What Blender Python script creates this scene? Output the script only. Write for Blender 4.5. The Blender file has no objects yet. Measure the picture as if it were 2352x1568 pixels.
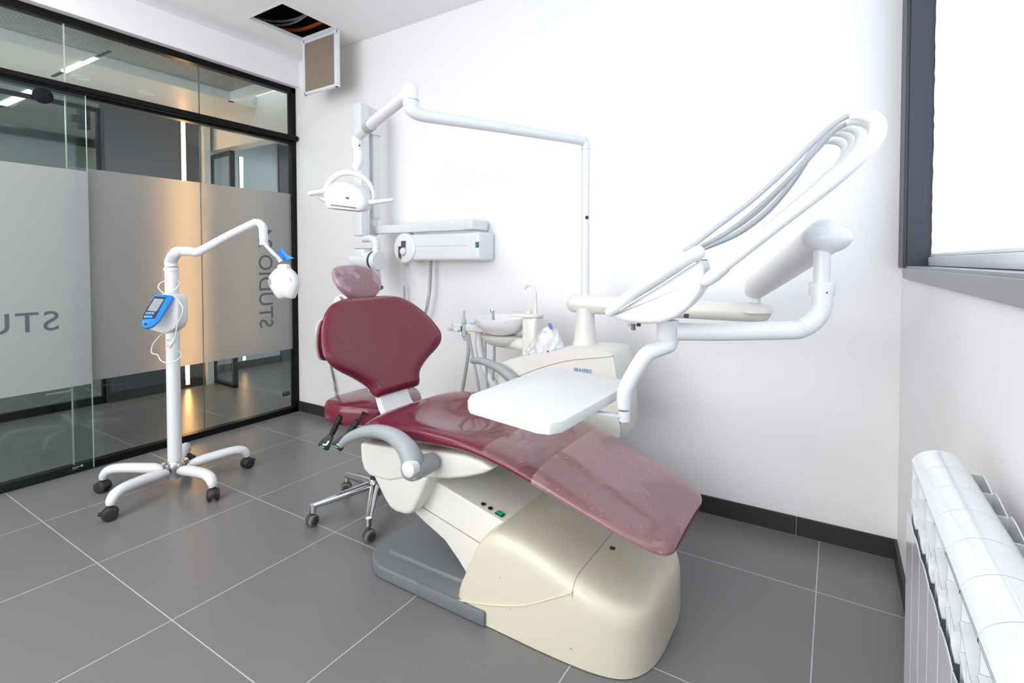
import bpy, bmesh, math, random
from mathutils import Vector, Matrix
random.seed(7)
sc = bpy.context.scene
col = sc.collection
PI = math.pi

# ------------------------------------------------------------------ camera, world, light, exposure
cd = bpy.data.cameras.new('camera')
cam = bpy.data.objects.new('camera', cd)
col.objects.link(cam)
cam.location = (3.5972, -2.3081, 1.1594)
cam.rotation_euler = (math.radians(90 - 1.4054), 0, math.radians(30.0755))
cd.sensor_width = 36.0
cd.lens = 17.303
cd.shift_x = -0.03827
cd.shift_y = -0.06616
cd.clip_start = 0.02
sc.camera = cam

w = bpy.data.worlds.new('daylight')
sc.world = w
w.use_nodes = True
bgn = w.node_tree.nodes['Background']
bgn.inputs[0].default_value = (0.86, 0.93, 1.0, 1)
bgn.inputs[1].default_value = 2.4

sc.view_settings.view_transform = 'Standard'
sc.view_settings.look = 'None'
sc.view_settings.exposure = -0.14
sc.view_settings.gamma = 1.0
sc.view_settings.use_curve_mapping = False
sc.cycles.use_denoising = True
sc.cycles.max_bounces = 10
sc.cycles.transparent_max_bounces = 16
sc.cycles.caustics_reflective = False
sc.cycles.caustics_refractive = False
sc.cycles.sample_clamp_indirect = 20.0


def area(name, loc, rot, sx, sy, power, color=(1, 1, 1), portal=False):
    l = bpy.data.lights.new(name, 'AREA')
    l.shape = 'RECTANGLE'
    l.size, l.size_y, l.energy, l.color = sx, sy, power, color
    if portal:
        l.cycles.is_portal = True
    o = bpy.data.objects.new(name, l)
    o.location, o.rotation_euler = loc, rot
    col.objects.link(o)
    return o


area('window_portal', (3.95, -1.6, 1.85), (0, math.radians(90), 0), 1.5, 2.9, 1, portal=True)
for lx, ly, pw in ((2.3, -2.9, 4), (0.8, -2.0, 12), (2.5, -3.8, 11), (1.0, -3.6, 16)):
    area('ceiling_lamp_light', (lx, ly, 2.655), (0, 0, 0), 0.9, 0.9, pw, (1, 0.985, 0.97))
area('added_ceiling_fill', (1.9, -2.9, 2.0), (math.radians(180), 0, 0), 2.6, 2.0, 27, (1, 0.99, 0.98))  # added upward fill bounced off the ceiling, no such fitting in the room
area('added_rear_fill', (1.9, -4.55, 1.3), (math.radians(90), 0, 0), 3.2, 1.9, 84, (0.97, 0.985, 1.0))  # added soft fill behind the camera, stands in for a second window
area('added_corridor_light', (-0.9, -2.9, 2.45), (0, 0, 0), 0.3, 1.6, 4, (0.95, 0.98, 1.0))  # added light kept out of view to brighten the corridor
area('added_corridor_fill', (-1.05, -1.7, 1.55), (math.radians(180), 0, 0), 0.8, 3.2, 17, (0.97, 0.99, 1.0))  # added upward fill that lifts the corridor ceiling, not a real fitting
area('lobby_lamp_light', (-2.7, -2.4, 2.49), (0, 0, 0), 1.2, 1.2, 48, (0.9, 0.97, 1.0))
area('passage_lamp_light', (-1.2, 1.1, 2.4), (0, 0, 0), 0.7, 0.7, 9, (0.92, 0.97, 1.0))


# ------------------------------------------------------------------ materials
def new_mat(name):
    m = bpy.data.materials.new(name)
    m.use_nodes = True
    nt = m.node_tree
    return m, nt, nt.nodes['Principled BSDF']


def mat(name, c, rough=0.4, metal=0.0, coat=0.0, var=0.03, scale=6.0, bump=0.0, bscale=80.0,
        emit=None, estr=0.0, spec=0.5, coat_rough=0.05):
    m, nt, b = new_mat(name)
    N, L = nt.nodes, nt.links
    tc = N.new('ShaderNodeTexCoord')
    nz = N.new('ShaderNodeTexNoise')
    nz.inputs['Scale'].default_value = scale
    nz.inputs['Detail'].default_value = 3
    L.new(tc.outputs['Object'], nz.inputs['Vector'])
    mx = N.new('ShaderNodeMix')
    mx.data_type = 'RGBA'
    mx.inputs[6].default_value = (*[max(0, x * (1 - var)) for x in c], 1)
    mx.inputs[7].default_value = (*[min(1, x * (1 + var)) for x in c], 1)
    L.new(nz.outputs['Fac'], mx.inputs[0])
    L.new(mx.outputs[2], b.inputs['Base Color'])
    b.inputs['Roughness'].default_value = rough
    b.inputs['Metallic'].default_value = metal
    b.inputs['Coat Weight'].default_value = coat
    b.inputs['Coat Roughness'].default_value = coat_rough
    b.inputs['Specular IOR Level'].default_value = spec
    if bump:
        n2 = N.new('ShaderNodeTexNoise')
        n2.inputs['Scale'].default_value = bscale
        L.new(tc.outputs['Object'], n2.inputs['Vector'])
        bp = N.new('ShaderNodeBump')
        bp.inputs['Strength'].default_value = bump
        bp.inputs['Distance'].default_value = 0.002
        L.new(n2.outputs['Fac'], bp.inputs['Height'])
        L.new(bp.outputs[0], b.inputs['Normal'])
    if emit:
        b.inputs['Emission Color'].default_value = (*emit, 1)
        b.inputs['Emission Strength'].default_value = estr
    return m


WALL = mat('wall_paint', (0.90, 0.895, 0.90), 0.45, var=0.015, scale=2, bump=0.15, bscale=160)
CEIL = mat('ceiling_paint', (0.88, 0.88, 0.885), 0.6, var=0.01, scale=2)
CORR = mat('corridor_paint', (0.62, 0.60, 0.57), 0.5, var=0.02, scale=2)
BLUEWALL = mat('blue_grey_paint', (0.42, 0.47, 0.50), 0.4, var=0.02)
DARKPANEL = mat('dark_grey_panel', (0.075, 0.072, 0.082), 0.45, var=0.05)
BLACK = mat('black_lacquer', (0.006, 0.006, 0.007), 0.30, var=0.05, spec=0.15)
SKIRT = mat('dark_skirting', (0.028, 0.027, 0.027), 0.5, var=0.05)
FRAME = mat('anthracite_frame', (0.035, 0.036, 0.050), 0.42, var=0.04)
PVC = mat('white_pvc', (0.80, 0.82, 0.84), 0.3, var=0.02)
WHITE = mat('white_enamel', (0.76, 0.77, 0.79), 0.28, coat=0.15, var=0.01)
WHITE2 = mat('white_plastic', (0.76, 0.76, 0.75), 0.34, coat=0.05, var=0.015)
IVORY = mat('ivory_plastic', (0.745, 0.735, 0.685), 0.3, coat=0.2, var=0.02, scale=3)
CREAM = mat('yellowed_plastic', (0.71, 0.672, 0.525), 0.3, coat=0.25, var=0.05, scale=2.5)
BEIGE = mat('beige_metal', (0.84, 0.82, 0.76), 0.3, coat=0.3, var=0.02)
BASEGREY = mat('grey_base_paint', (0.17, 0.18, 0.195), 0.42, var=0.04)
ARMGREY = mat('grey_soft_plastic', (0.33, 0.355, 0.37), 0.45, var=0.03)
HOSE = mat('grey_hose', (0.44, 0.47, 0.50), 0.4, var=0.03)
HOSE2 = mat('taupe_hose', (0.44, 0.42, 0.39), 0.45, var=0.03)
DARK = mat('dark_rubber', (0.02, 0.02, 0.022), 0.5, var=0.1)
TYRE = mat('grey_tyre', (0.16, 0.165, 0.155), 0.6, var=0.05)
CHROME = mat('chrome', (0.75, 0.75, 0.77), 0.10, metal=1.0, var=0.02)
STEEL = mat('brushed_steel', (0.55, 0.55, 0.55), 0.3, metal=1.0, var=0.03)
VINYL = mat('burgundy_vinyl', (0.155, 0.010, 0.030), 0.34, coat=0.7, spec=0.25, var=0.06, scale=4, coat_rough=0.07)
BLUE = mat('bright_blue_plastic', (0.0, 0.23, 0.80), 0.3, var=0.02)
SCREEN = mat('lcd_screen', (0.30, 0.33, 0.34), 0.15, var=0.15, scale=30)
GREEN = mat('green_rocker', (0.0, 0.16, 0.08), 0.25, emit=(0.0, 0.35, 0.18), estr=0.5)
GREENP = mat('green_print', (0.05, 0.6, 0.12), 0.4)
WHITEP = mat('white_print', (0.8, 0.8, 0.8), 0.4)
LETTER = mat('grey_film_letters', (0.10, 0.10, 0.115), 0.5)
LETTER2 = mat('blue_letters', (0.01, 0.18, 0.42), 0.4)
ORANGE = mat('orange_conduit', (0.50, 0.09, 0.02), 0.5)
CABLEW = mat('grey_cable', (0.35, 0.35, 0.37), 0.5)
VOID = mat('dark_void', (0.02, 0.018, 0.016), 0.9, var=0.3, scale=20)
BOARD = mat('bare_plasterboard', (0.27, 0.21, 0.165), 0.8, var=0.12, scale=9)
ALU = mat('white_aluminium', (0.78, 0.80, 0.83), 0.35, var=0.02)
RADW = mat('radiator_enamel', (0.78, 0.80, 0.82), 0.18, coat=0.6, var=0.01)
YELLOW = mat('yellow_button', (0.75, 0.36, 0.01), 0.4)
NAVY = mat('navy_panel', (0.06, 0.08, 0.12), 0.35)
WARM = mat('warm_led', (1, 0.8, 0.5), 0.5, emit=(1.0, 0.50, 0.17), estr=32.0)
WARM2 = mat('warm_led_far', (1, 0.8, 0.5), 0.5, emit=(1.0, 0.58, 0.26), estr=6.0)
COOL = mat('white_led', (1, 1, 1), 0.5, emit=(0.95, 0.98, 1.0), estr=5.0)
CLEARBLUE = mat('clear_blue_plastic', (0.45, 0.62, 0.70), 0.15)  # pale blue plastic of the strainer


def whip_material():
    m, nt, b = new_mat('stained_white_plastic')
    N, L = nt.nodes, nt.links
    tc = N.new('ShaderNodeTexCoord')
    gr = N.new('ShaderNodeVectorMath'); gr.operation = 'DISTANCE'
    gr.inputs[1].default_value = [(3.626, -1.150, 1.354)][0]
    L.new(tc.outputs['Object'], gr.inputs[0])
    mr = N.new('ShaderNodeMapRange')
    mr.inputs[1].default_value = 0.004; mr.inputs[2].default_value = 0.026
    mr.inputs[3].default_value = 1.0; mr.inputs[4].default_value = 0.0
    L.new(gr.outputs['Value'], mr.inputs[0])
    mx = N.new('ShaderNodeMix'); mx.data_type = 'RGBA'
    mx.inputs[6].default_value = (0.84, 0.84, 0.83, 1)
    mx.inputs[7].default_value = (0.80, 0.66, 0.30, 1)
    L.new(mr.outputs[0], mx.inputs[0])
    L.new(mx.outputs[2], b.inputs['Base Color'])
    b.inputs['Roughness'].default_value = 0.3
    return m


def floor_material():
    m, nt, b = new_mat('porcelain_tiles')
    N, L = nt.nodes, nt.links
    tc = N.new('ShaderNodeTexCoord')
    sp = N.new('ShaderNodeSeparateXYZ')
    L.new(tc.outputs['Object'], sp.inputs[0])

    def dist(sock, off):
        a = N.new('ShaderNodeMath'); a.operation = 'SUBTRACT'; a.inputs[1].default_value = off
        L.new(sock, a.inputs[0])
        p = N.new('ShaderNodeMath'); p.operation = 'PINGPONG'; p.inputs[1].default_value = 0.3
        L.new(a.outputs[0], p.inputs[0])
        return p.outputs[0], a.outputs[0]
    dx, ax = dist(sp.outputs[0], 0.550)
    dy, ay = dist(sp.outputs[1], -0.369)
    mn = N.new('ShaderNodeMath'); mn.operation = 'MINIMUM'
    L.new(dx, mn.inputs[0]); L.new(dy, mn.inputs[1])
    mr = N.new('ShaderNodeMapRange')
    mr.inputs[1].default_value = 0.0010; mr.inputs[2].default_value = 0.0021
    mr.inputs[3].default_value = 1.0; mr.inputs[4].default_value = 0.0
    L.new(mn.outputs[0], mr.inputs[0])
    # every tile its own slight tone
    cmb = N.new('ShaderNodeCombineXYZ')
    for i, a in enumerate((ax, ay)):
        d = N.new('ShaderNodeMath'); d.operation = 'DIVIDE'; d.inputs[1].default_value = 0.6
        L.new(a, d.inputs[0])
        f = N.new('ShaderNodeMath'); f.operation = 'FLOOR'
        L.new(d.outputs[0], f.inputs[0]); L.new(f.outputs[0], cmb.inputs[i])
    wn = N.new('ShaderNodeTexWhiteNoise'); wn.noise_dimensions = '3D'
    L.new(cmb.outputs[0], wn.inputs['Vector'])
    nz = N.new('ShaderNodeTexNoise'); nz.inputs['Scale'].default_value = 5; nz.inputs['Detail'].default_value = 6
    L.new(tc.outputs['Object'], nz.inputs['Vector'])
    ad = N.new('ShaderNodeMath'); ad.operation = 'ADD'
    L.new(wn.outputs['Value'], ad.inputs[0]); L.new(nz.outputs['Fac'], ad.inputs[1])
    hf = N.new('ShaderNodeMath'); hf.operation = 'MULTIPLY'; hf.inputs[1].default_value = 0.5
    L.new(ad.outputs[0], hf.inputs[0])
    m1 = N.new('ShaderNodeMix'); m1.data_type = 'RGBA'
    m1.inputs[6].default_value = (0.180, 0.174, 0.178, 1)
    m1.inputs[7].default_value = (0.197, 0.190, 0.194, 1)
    L.new(hf.outputs[0], m1.inputs[0])
    m2 = N.new('ShaderNodeMix'); m2.data_type = 'RGBA'
    m2.inputs[7].default_value = (0.55, 0.55, 0.56, 1)
    L.new(m1.outputs[2], m2.inputs[6]); L.new(mr.outputs[0], m2.inputs[0])
    L.new(m2.outputs[2], b.inputs['Base Color'])
    b.inputs['Roughness'].default_value = 0.30
    r2 = N.new('ShaderNodeMapRange'); r2.inputs[3].default_value = 0.25; r2.inputs[4].default_value = 0.37
    L.new(nz.outputs['Fac'], r2.inputs[0]); L.new(r2.outputs[0], b.inputs['Roughness'])
    bp = N.new('ShaderNodeBump'); bp.inputs['Strength'].default_value = 0.3; bp.inputs['Distance'].default_value = 0.001
    bp.invert = True
    L.new(mr.outputs[0], bp.inputs['Height']); L.new(bp.outputs[0], b.inputs['Normal'])
    return m


def glass_material(name, tint=(0.87, 0.91, 0.89), boost=1.0):
    m = bpy.data.materials.new(name); m.use_nodes = True
    nt = m.node_tree; N, L = nt.nodes, nt.links
    N.remove(N['Principled BSDF'])
    out = N['Material Output']
    tr = N.new('ShaderNodeBsdfTransparent'); tr.inputs[0].default_value = (*tint, 1)
    gl = N.new('ShaderNodeBsdfGlossy'); gl.inputs['Roughness'].default_value = 0.0
    gl.inputs['Color'].default_value = (0.9, 0.95, 0.95, 1)
    fr = N.new('ShaderNodeFresnel'); fr.inputs[0].default_value = 1.45
    mu = N.new('ShaderNodeMath'); mu.operation = 'MULTIPLY'; mu.inputs[1].default_value = boost; mu.use_clamp = True
    ge = N.new('ShaderNodeNewGeometry')
    fb = N.new('ShaderNodeMath'); fb.operation = 'SUBTRACT'; fb.inputs[0].default_value = boost
    fb.use_clamp = False
    bb = N.new('ShaderNodeMath'); bb.operation = 'MULTIPLY'; bb.inputs[1].default_value = boost
    L.new(ge.outputs['Backfacing'], bb.inputs[0]); L.new(bb.outputs[0], fb.inputs[1])
    L.new(fr.outputs[0], mu.inputs[0]); L.new(fb.outputs[0], mu.inputs[1])
    mx = N.new('ShaderNodeMixShader')
    L.new(mu.outputs[0], mx.inputs[0]); L.new(tr.outputs[0], mx.inputs[1]); L.new(gl.outputs[0], mx.inputs[2])
    L.new(mx.outputs[0], out.inputs[0])
    return m


def window_film_material():
    """pane with a white privacy film: daylight glows through it"""
    m = bpy.data.materials.new('white_window_film'); m.use_nodes = True
    nt = m.node_tree; N, L = nt.nodes, nt.links
    N.remove(N['Principled BSDF'])
    tr = N.new('ShaderNodeBsdfTransparent'); tr.inputs[0].default_value = (0.97, 0.98, 1.0, 1)
    tl = N.new('ShaderNodeBsdfTranslucent'); tl.inputs[0].default_value = (0.86, 0.90, 0.95, 1)
    nz = N.new('ShaderNodeTexNoise'); nz.inputs['Scale'].default_value = 1.5
    mr = N.new('ShaderNodeMapRange'); mr.inputs[3].default_value = 0.45; mr.inputs[4].default_value = 0.6
    L.new(nz.outputs['Fac'], mr.inputs[0])
    mx = N.new('ShaderNodeMixShader')
    L.new(mr.outputs[0], mx.inputs[0]); L.new(tr.outputs[0], mx.inputs[1]); L.new(tl.outputs[0], mx.inputs[2])
    L.new(mx.outputs[0], N['Material Output'].inputs[0])
    return m


def frost_material(name='frosted_film', k=0.6):
    m = bpy.data.materials.new(name); m.use_nodes = True
    nt = m.node_tree; N, L = nt.nodes, nt.links
    N.remove(N['Principled BSDF'])
    out = N['Material Output']
    rf = N.new('ShaderNodeBsdfRefraction'); rf.inputs['IOR'].default_value = 1.18
    rf.inputs['Roughness'].default_value = 0.60
    rf.inputs['Color'].default_value = (0.92, 0.92, 0.91, 1)
    df = N.new('ShaderNodeBsdfDiffuse')
    nz = N.new('ShaderNodeTexNoise'); nz.inputs['Scale'].default_value = 3
    cr = N.new('ShaderNodeValToRGB')
    cr.color_ramp.elements[0].color = (0.80, 0.81, 0.82, 1)
    cr.color_ramp.elements[1].color = (0.88, 0.89, 0.90, 1)
    L.new(nz.outputs['Fac'], cr.inputs[0]); L.new(cr.outputs[0], df.inputs[0])
    tl = N.new('ShaderNodeBsdfTranslucent'); tl.inputs[0].default_value = (0.75, 0.74, 0.72, 1)
    m1 = N.new('ShaderNodeMixShader'); m1.inputs[0].default_value = 0.5
    L.new(df.outputs[0], m1.inputs[1]); L.new(tl.outputs[0], m1.inputs[2])
    m2 = N.new('ShaderNodeMixShader'); m2.inputs[0].default_value = k
    L.new(m1.outputs[0], m2.inputs[1]); L.new(rf.outputs[0], m2.inputs[2])
    L.new(m2.outputs[0], out.inputs[0])
    return m


def film_material(name, lo, hi, scale, tint=(0.80, 0.78, 0.76)):
    """clear plastic sheet, milky where it has dulled"""
    m = bpy.data.materials.new(name); m.use_nodes = True
    nt = m.node_tree; N, L = nt.nodes, nt.links
    N.remove(N['Principled BSDF'])
    out = N['Material Output']
    tc = N.new('ShaderNodeTexCoord')
    nz = N.new('ShaderNodeTexNoise'); nz.inputs['Scale'].default_value = scale; nz.inputs['Detail'].default_value = 5
    L.new(tc.outputs['Object'], nz.inputs['Vector'])
    cr = N.new('ShaderNodeValToRGB')
    cr.color_ramp.elements[0].position = 0.47; cr.color_ramp.elements[0].color = (lo, lo, lo, 1)
    cr.color_ramp.elements[1].position = 0.53; cr.color_ramp.elements[1].color = (hi, hi, hi, 1)
    L.new(nz.outputs['Fac'], cr.inputs[0])
    vo = N.new('ShaderNodeTexVoronoi'); vo.inputs['Scale'].default_value = 38
    L.new(tc.outputs['Object'], vo.inputs['Vector'])
    lt = N.new('ShaderNodeMath'); lt.operation = 'LESS_THAN'; lt.inputs[1].default_value = 0.14
    L.new(vo.outputs['Distance'], lt.inputs[0])
    m0 = N.new('ShaderNodeMath'); m0.operation = 'MULTIPLY'; m0.inputs[1].default_value = 0.16
    L.new(lt.outputs[0], m0.inputs[0])
    ad = N.new('ShaderNodeMath'); ad.operation = 'ADD'; ad.use_clamp = True
    L.new(cr.outputs[0], ad.inputs[0]); L.new(m0.outputs[0], ad.inputs[1])
    tr = N.new('ShaderNodeBsdfTransparent'); tr.inputs[0].default_value = (0.97, 0.96, 0.96, 1)
    df = N.new('ShaderNodeBsdfDiffuse'); df.inputs[0].default_value = (*tint, 1)
    gl = N.new('ShaderNodeBsdfGlossy'); gl.inputs['Roughness'].default_value = 0.10
    fr = N.new('ShaderNodeFresnel'); fr.inputs[0].default_value = 1.45
    ge = N.new('ShaderNodeNewGeometry')
    ir = N.new('ShaderNodeMapRange'); ir.inputs[3].default_value = 1.45; ir.inputs[4].default_value = 1 / 1.45
    L.new(ge.outputs['Backfacing'], ir.inputs[0]); L.new(ir.outputs[0], fr.inputs[0])
    m1 = N.new('ShaderNodeMixShader')
    L.new(ad.outputs[0], m1.inputs[0]); L.new(tr.outputs[0], m1.inputs[1]); L.new(df.outputs[0], m1.inputs[2])
    m2 = N.new('ShaderNodeMixShader')
    L.new(fr.outputs[0], m2.inputs[0]); L.new(m1.outputs[0], m2.inputs[1]); L.new(gl.outputs[0], m2.inputs[2])
    L.new(m2.outputs[0], out.inputs[0])
    return m


FLOOR = floor_material()
GLASS = glass_material('clear_glass')
GLASS2 = glass_material('sliding_door_glass', (0.80, 0.88, 0.86), 1.3)
WGLASS = glass_material('window_glass', (0.97, 0.98, 0.99))
FROST = frost_material()
FROST2 = frost_material('door_frosted_film', 0.38)
WFILM = window_film_material()
SHEET = film_material('dulled_plastic_sheet', 0.30, 0.42, 5.0, (0.76, 0.49, 0.50))
SHEET2 = film_material('wrinkled_plastic_wrap', 0.22, 0.42, 9.0, (0.72, 0.54, 0.62))
BAGM = film_material('clear_bag_plastic', 0.45, 0.75, 22.0, (0.92, 0.93, 0.95))
WHIP = whip_material()


# ------------------------------------------------------------------ object helpers
def tag(o, label=None, cat=None, group=None, kind=None):
    if label: o['label'] = label
    if cat: o['category'] = cat
    if group: o['group'] = group
    if kind: o['kind'] = kind
    return o


def thing(name, label, cat, loc=(0, 0, 0), rotz=0.0, group=None):
    o = bpy.data.objects.new(name, None)
    o.empty_display_size = 0.1
    o.location = loc
    o.rotation_euler = (0, 0, rotz)
    col.objects.link(o)
    return tag(o, label, cat, group)


def world_offset(p):
    v = Vector((0, 0, 0))
    while p is not None:
        v += p.location
        p = p.parent
    return v


def obj(name, bm, m, parent=None, local=False, smooth=True, label=None, angle=38):
    """link a bmesh (in world coordinates unless local) as one mesh object"""
    if parent is not None and not local:
        bmesh.ops.translate(bm, verts=bm.verts, vec=-world_offset(parent))
    bmesh.ops.recalc_face_normals(bm, faces=bm.faces)
    if smooth:
        for f in bm.faces: f.smooth = True
        ca = math.radians(angle)
        for e in bm.edges:
            if len(e.link_faces) == 2 and e.calc_face_angle(0) > ca:
                e.smooth = False
    me = bpy.data.meshes.new(name)
    bm.to_mesh(me); bm.free()
    ms = m if isinstance(m, (list, tuple)) else [m]
    for x in ms: me.materials.append(x)
    o = bpy.data.objects.new(name, me)
    col.objects.link(o)
    if parent is not None: o.parent = parent
    if label: o['label'] = label
    return o


def struct(name, bm, m, parent=None, **k):
    o = obj(name, bm, m, parent, **k)
    if parent is None: o['kind'] = 'structure'
    return o


def copy_tree(o, parent=None):
    c = o.copy(); col.objects.link(c)
    if parent is not None: c.parent = parent
    for ch in list(o.children): copy_tree(ch, c)
    return c


def bx(lo, hi, bev=0.0, seg=2, bm=None, M=None):
    t = bmesh.new()
    bmesh.ops.create_cube(t, size=1.0)
    for v in t.verts:
        v.co = Vector([lo[i] + (hi[i] - lo[i]) * (v.co[i] + 0.5) for i in range(3)])
    if bev > 0:
        bmesh.ops.bevel(t, geom=t.edges[:], offset=bev, segments=seg, affect='EDGES', profile=0.5)
    if M is not None: bmesh.ops.transform(t, matrix=M, verts=t.verts)
    return join(bm, t)


def join(bm, t):
    if bm is None: return t
    me = bpy.data.meshes.new('tmp'); t.to_mesh(me); t.free()
    bm.from_mesh(me); bpy.data.meshes.remove(me)
    return bm


def catmull(pts, n=8, closed=False):
    P = [Vector(p) for p in pts]
    if len(P) < 3: return P
    out = []
    m = len(P)
    rng = range(m) if closed else range(m - 1)
    for i in rng:
        p1, p2 = P[i], P[(i + 1) % m]
        p0 = P[(i - 1) % m] if closed or i > 0 else p1 * 2 - p2
        p3 = P[(i + 2) % m] if closed or i + 2 < m else p2 * 2 - p1
        for k in range(n):
            t = k / n
            out.append(0.5 * ((2 * p1) + (-p0 + p2) * t + (2 * p0 - 5 * p1 + 4 * p2 - p3) * t * t
                              + (-p0 + 3 * p1 - 3 * p2 + p3) * t ** 3))
    if not closed: out.append(P[-1])
    return out


def tube(pts, r, bm=None, seg=16, smooth=0, flat=1.0, up=None, cap=True, round_end=False):
    """swept tube; r a number or list along pts; flat squashes the section's second axis"""
    pts = [Vector(p) for p in pts]
    rs = [r] * len(pts) if not isinstance(r, (list, tuple)) else list(r)
    if smooth:
        q = catmull(pts, smooth)
        rr = []
        for i in range(len(q)):
            f = i / smooth; a = min(int(f), len(rs) - 1); b = min(a + 1, len(rs) - 1)
            rr.append(rs[a] + (rs[b] - rs[a]) * (f - a))
        pts, rs = q, rr
    if round_end:
        d0 = (pts[0] - pts[1]).normalized(); d1 = (pts[-1] - pts[-2]).normalized()
        a0, a1 = [], []
        for k in range(1, 5):
            t = k / 4 * PI / 2 * 0.97
            a0.insert(0, (pts[0] + d0 * rs[0] * math.sin(t), rs[0] * math.cos(t)))
            a1.append((pts[-1] + d1 * rs[-1] * math.sin(t), rs[-1] * math.cos(t)))
        pts = [a[0] for a in a0] + pts + [a[0] for a in a1]
        rs = [a[1] for a in a0] + rs + [a[1] for a in a1]
    t = bmesh.new()
    T = []
    for i in range(len(pts)):
        a = pts[max(i - 1, 0)]; b = pts[min(i + 1, len(pts) - 1)]
        T.append((b - a).normalized())
    ref = Vector(up) if up else (Vector((0, 0, 1)) if abs(T[0].z) < 0.9 else Vector((1, 0, 0)))
    nrm = (ref - T[0] * ref.dot(T[0])).normalized()
    rings = []
    for i, p in enumerate(pts):
        if i:
            ax = T[i - 1].cross(T[i])
            if ax.length > 1e-7:
                nrm = Matrix.Rotation(T[i - 1].angle(T[i]), 3, ax) @ nrm
            nrm = (nrm - T[i] * nrm.dot(T[i])).normalized()
        bn = T[i].cross(nrm)
        rings.append([t.verts.new(p + (nrm * math.cos(2 * PI * k / seg) * flat + bn * math.sin(2 * PI * k / seg)) * rs[i])
                      for k in range(seg)])
    for a, b in zip(rings, rings[1:]):
        for k in range(seg):
            t.faces.new((a[k], a[(k + 1) % seg], b[(k + 1) % seg], b[k]))
    if cap:
        t.faces.new(rings[0][::-1]); t.faces.new(rings[-1])
    return join(bm, t)


def cyl(a, b, r, r2=None, bm=None, seg=24, bev=0.0):
    a, b = Vector(a), Vector(b)
    r2 = r if r2 is None else r2
    if bev:
        d = (b - a).normalized() * bev
        return tube([a, a + d, b - d, b], [r - bev, r, r2, r2 - bev], bm, seg)
    return tube([a, b], [r, r2], bm, seg)


def lathe(profile, center=(0, 0, 0), axis=(0, 0, 1), seg=32, bm=None):
    """profile: (radius, height) pairs turned round axis through center"""
    t = bmesh.new()
    rings = []
    for (r, h) in profile:
        rings.append([t.verts.new((max(r, 1e-5) * math.cos(2 * PI * k / seg), max(r, 1e-5) * math.sin(2 * PI * k / seg), h))
                      for k in range(seg)])
    for a, b in zip(rings, rings[1:]):
        for k in range(seg):
            t.faces.new((a[k], a[(k + 1) % seg], b[(k + 1) % seg], b[k]))
    t.faces.new(rings[0][::-1]); t.faces.new(rings[-1])
    q = Vector((0, 0, 1)).rotation_difference(Vector(axis).normalized())
    bmesh.ops.transform(t, matrix=Matrix.Translation(center) @ q.to_matrix().to_4x4(), verts=t.verts)
    return join(bm, t)


def prism(outline, vec, bev=0.0, seg=2, bm=None):
    """closed outline of 3-D points pushed along vec"""
    t = bmesh.new()
    vs = [t.verts.new(p) for p in outline]
    f = t.faces.new(vs)
    r = bmesh.ops.extrude_face_region(t, geom=[f])
    nv = [g for g in r['geom'] if isinstance(g, bmesh.types.BMVert)]
    bmesh.ops.translate(t, verts=nv, vec=Vector(vec))
    if bev > 0:
        es = [e for e in t.edges if len(e.link_faces) == 2 and e.calc_face_angle(0) > 0.6]
        bmesh.ops.bevel(t, geom=es, offset=bev, segments=seg, affect='EDGES', profile=0.5)
    return join(bm, t)


def loft(rings, cap=True, bm=None, closed=True):
    t = bmesh.new()
    R = [[t.verts.new(p) for p in ring] for ring in rings]
    n = len(R[0])
    for a, b in zip(R, R[1:]):
        for k in range(n if closed else n - 1):
            t.faces.new((a[k], a[(k + 1) % n], b[(k + 1) % n], b[k]))
    if cap:
        t.faces.new(R[0][::-1]); t.faces.new(R[-1])
    return join(bm, t)


def rounded_rect(cx, cy, hx, hy, r, n=6):
    out = []
    for (sx, sy, a0) in ((1, 1, 0), (-1, 1, 90), (-1, -1, 180), (1, -1, 270)):
        for k in range(n + 1):
            a = math.radians(a0 + 90 * k / n)
            out.append((cx + sx * (hx - r) + r * math.cos(a), cy + sy * (hy - r) + r * math.sin(a)))
    return out


def interp_rows(rows, n):
    """smooth table interpolation"""
    q = []
    m = len(rows)
    for i in range(m - 1):
        r0, r1, r2, r3 = rows[max(i - 1, 0)], rows[i], rows[i + 1], rows[min(i + 2, m - 1)]
        for k in range(n):
            t = k / n
            q.append([0.5 * (2 * b + (c - a) * t + (2 * a - 5 * b + 4 * c - d) * t * t + (3 * b - a - 3 * c + d) * t ** 3)
                      for a, b, c, d in zip(r0, r1, r2, r3)])
    q.append(list(rows[-1]))
    return q


def text_bm(s, size, mapf, spacing=1.0, ext=0.0006):
    cu = bpy.data.curves.new('txt', 'FONT')
    cu.body = s; cu.size = size; cu.extrude = ext; cu.space_character = spacing
    cu.resolution_u = 6
    o = bpy.data.objects.new('txt', cu); col.objects.link(o)
    dg = bpy.context.evaluated_depsgraph_get()
    me = bpy.data.meshes.new_from_object(o.evaluated_get(dg))
    bm = bmesh.new(); bm.from_mesh(me)
    bpy.data.objects.remove(o); bpy.data.curves.remove(cu); bpy.data.meshes.remove(me)
    for v in bm.verts: v.co = Vector(mapf(v.co.x, v.co.y, v.co.z))
    return bm


# ================================================================== THE ROOM
W = 3.815
H = 2.676
struct('floor', bx((-5.0, -4.6, -0.1), (W, 2.6, 0.0)), FLOOR, smooth=False)
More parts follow.
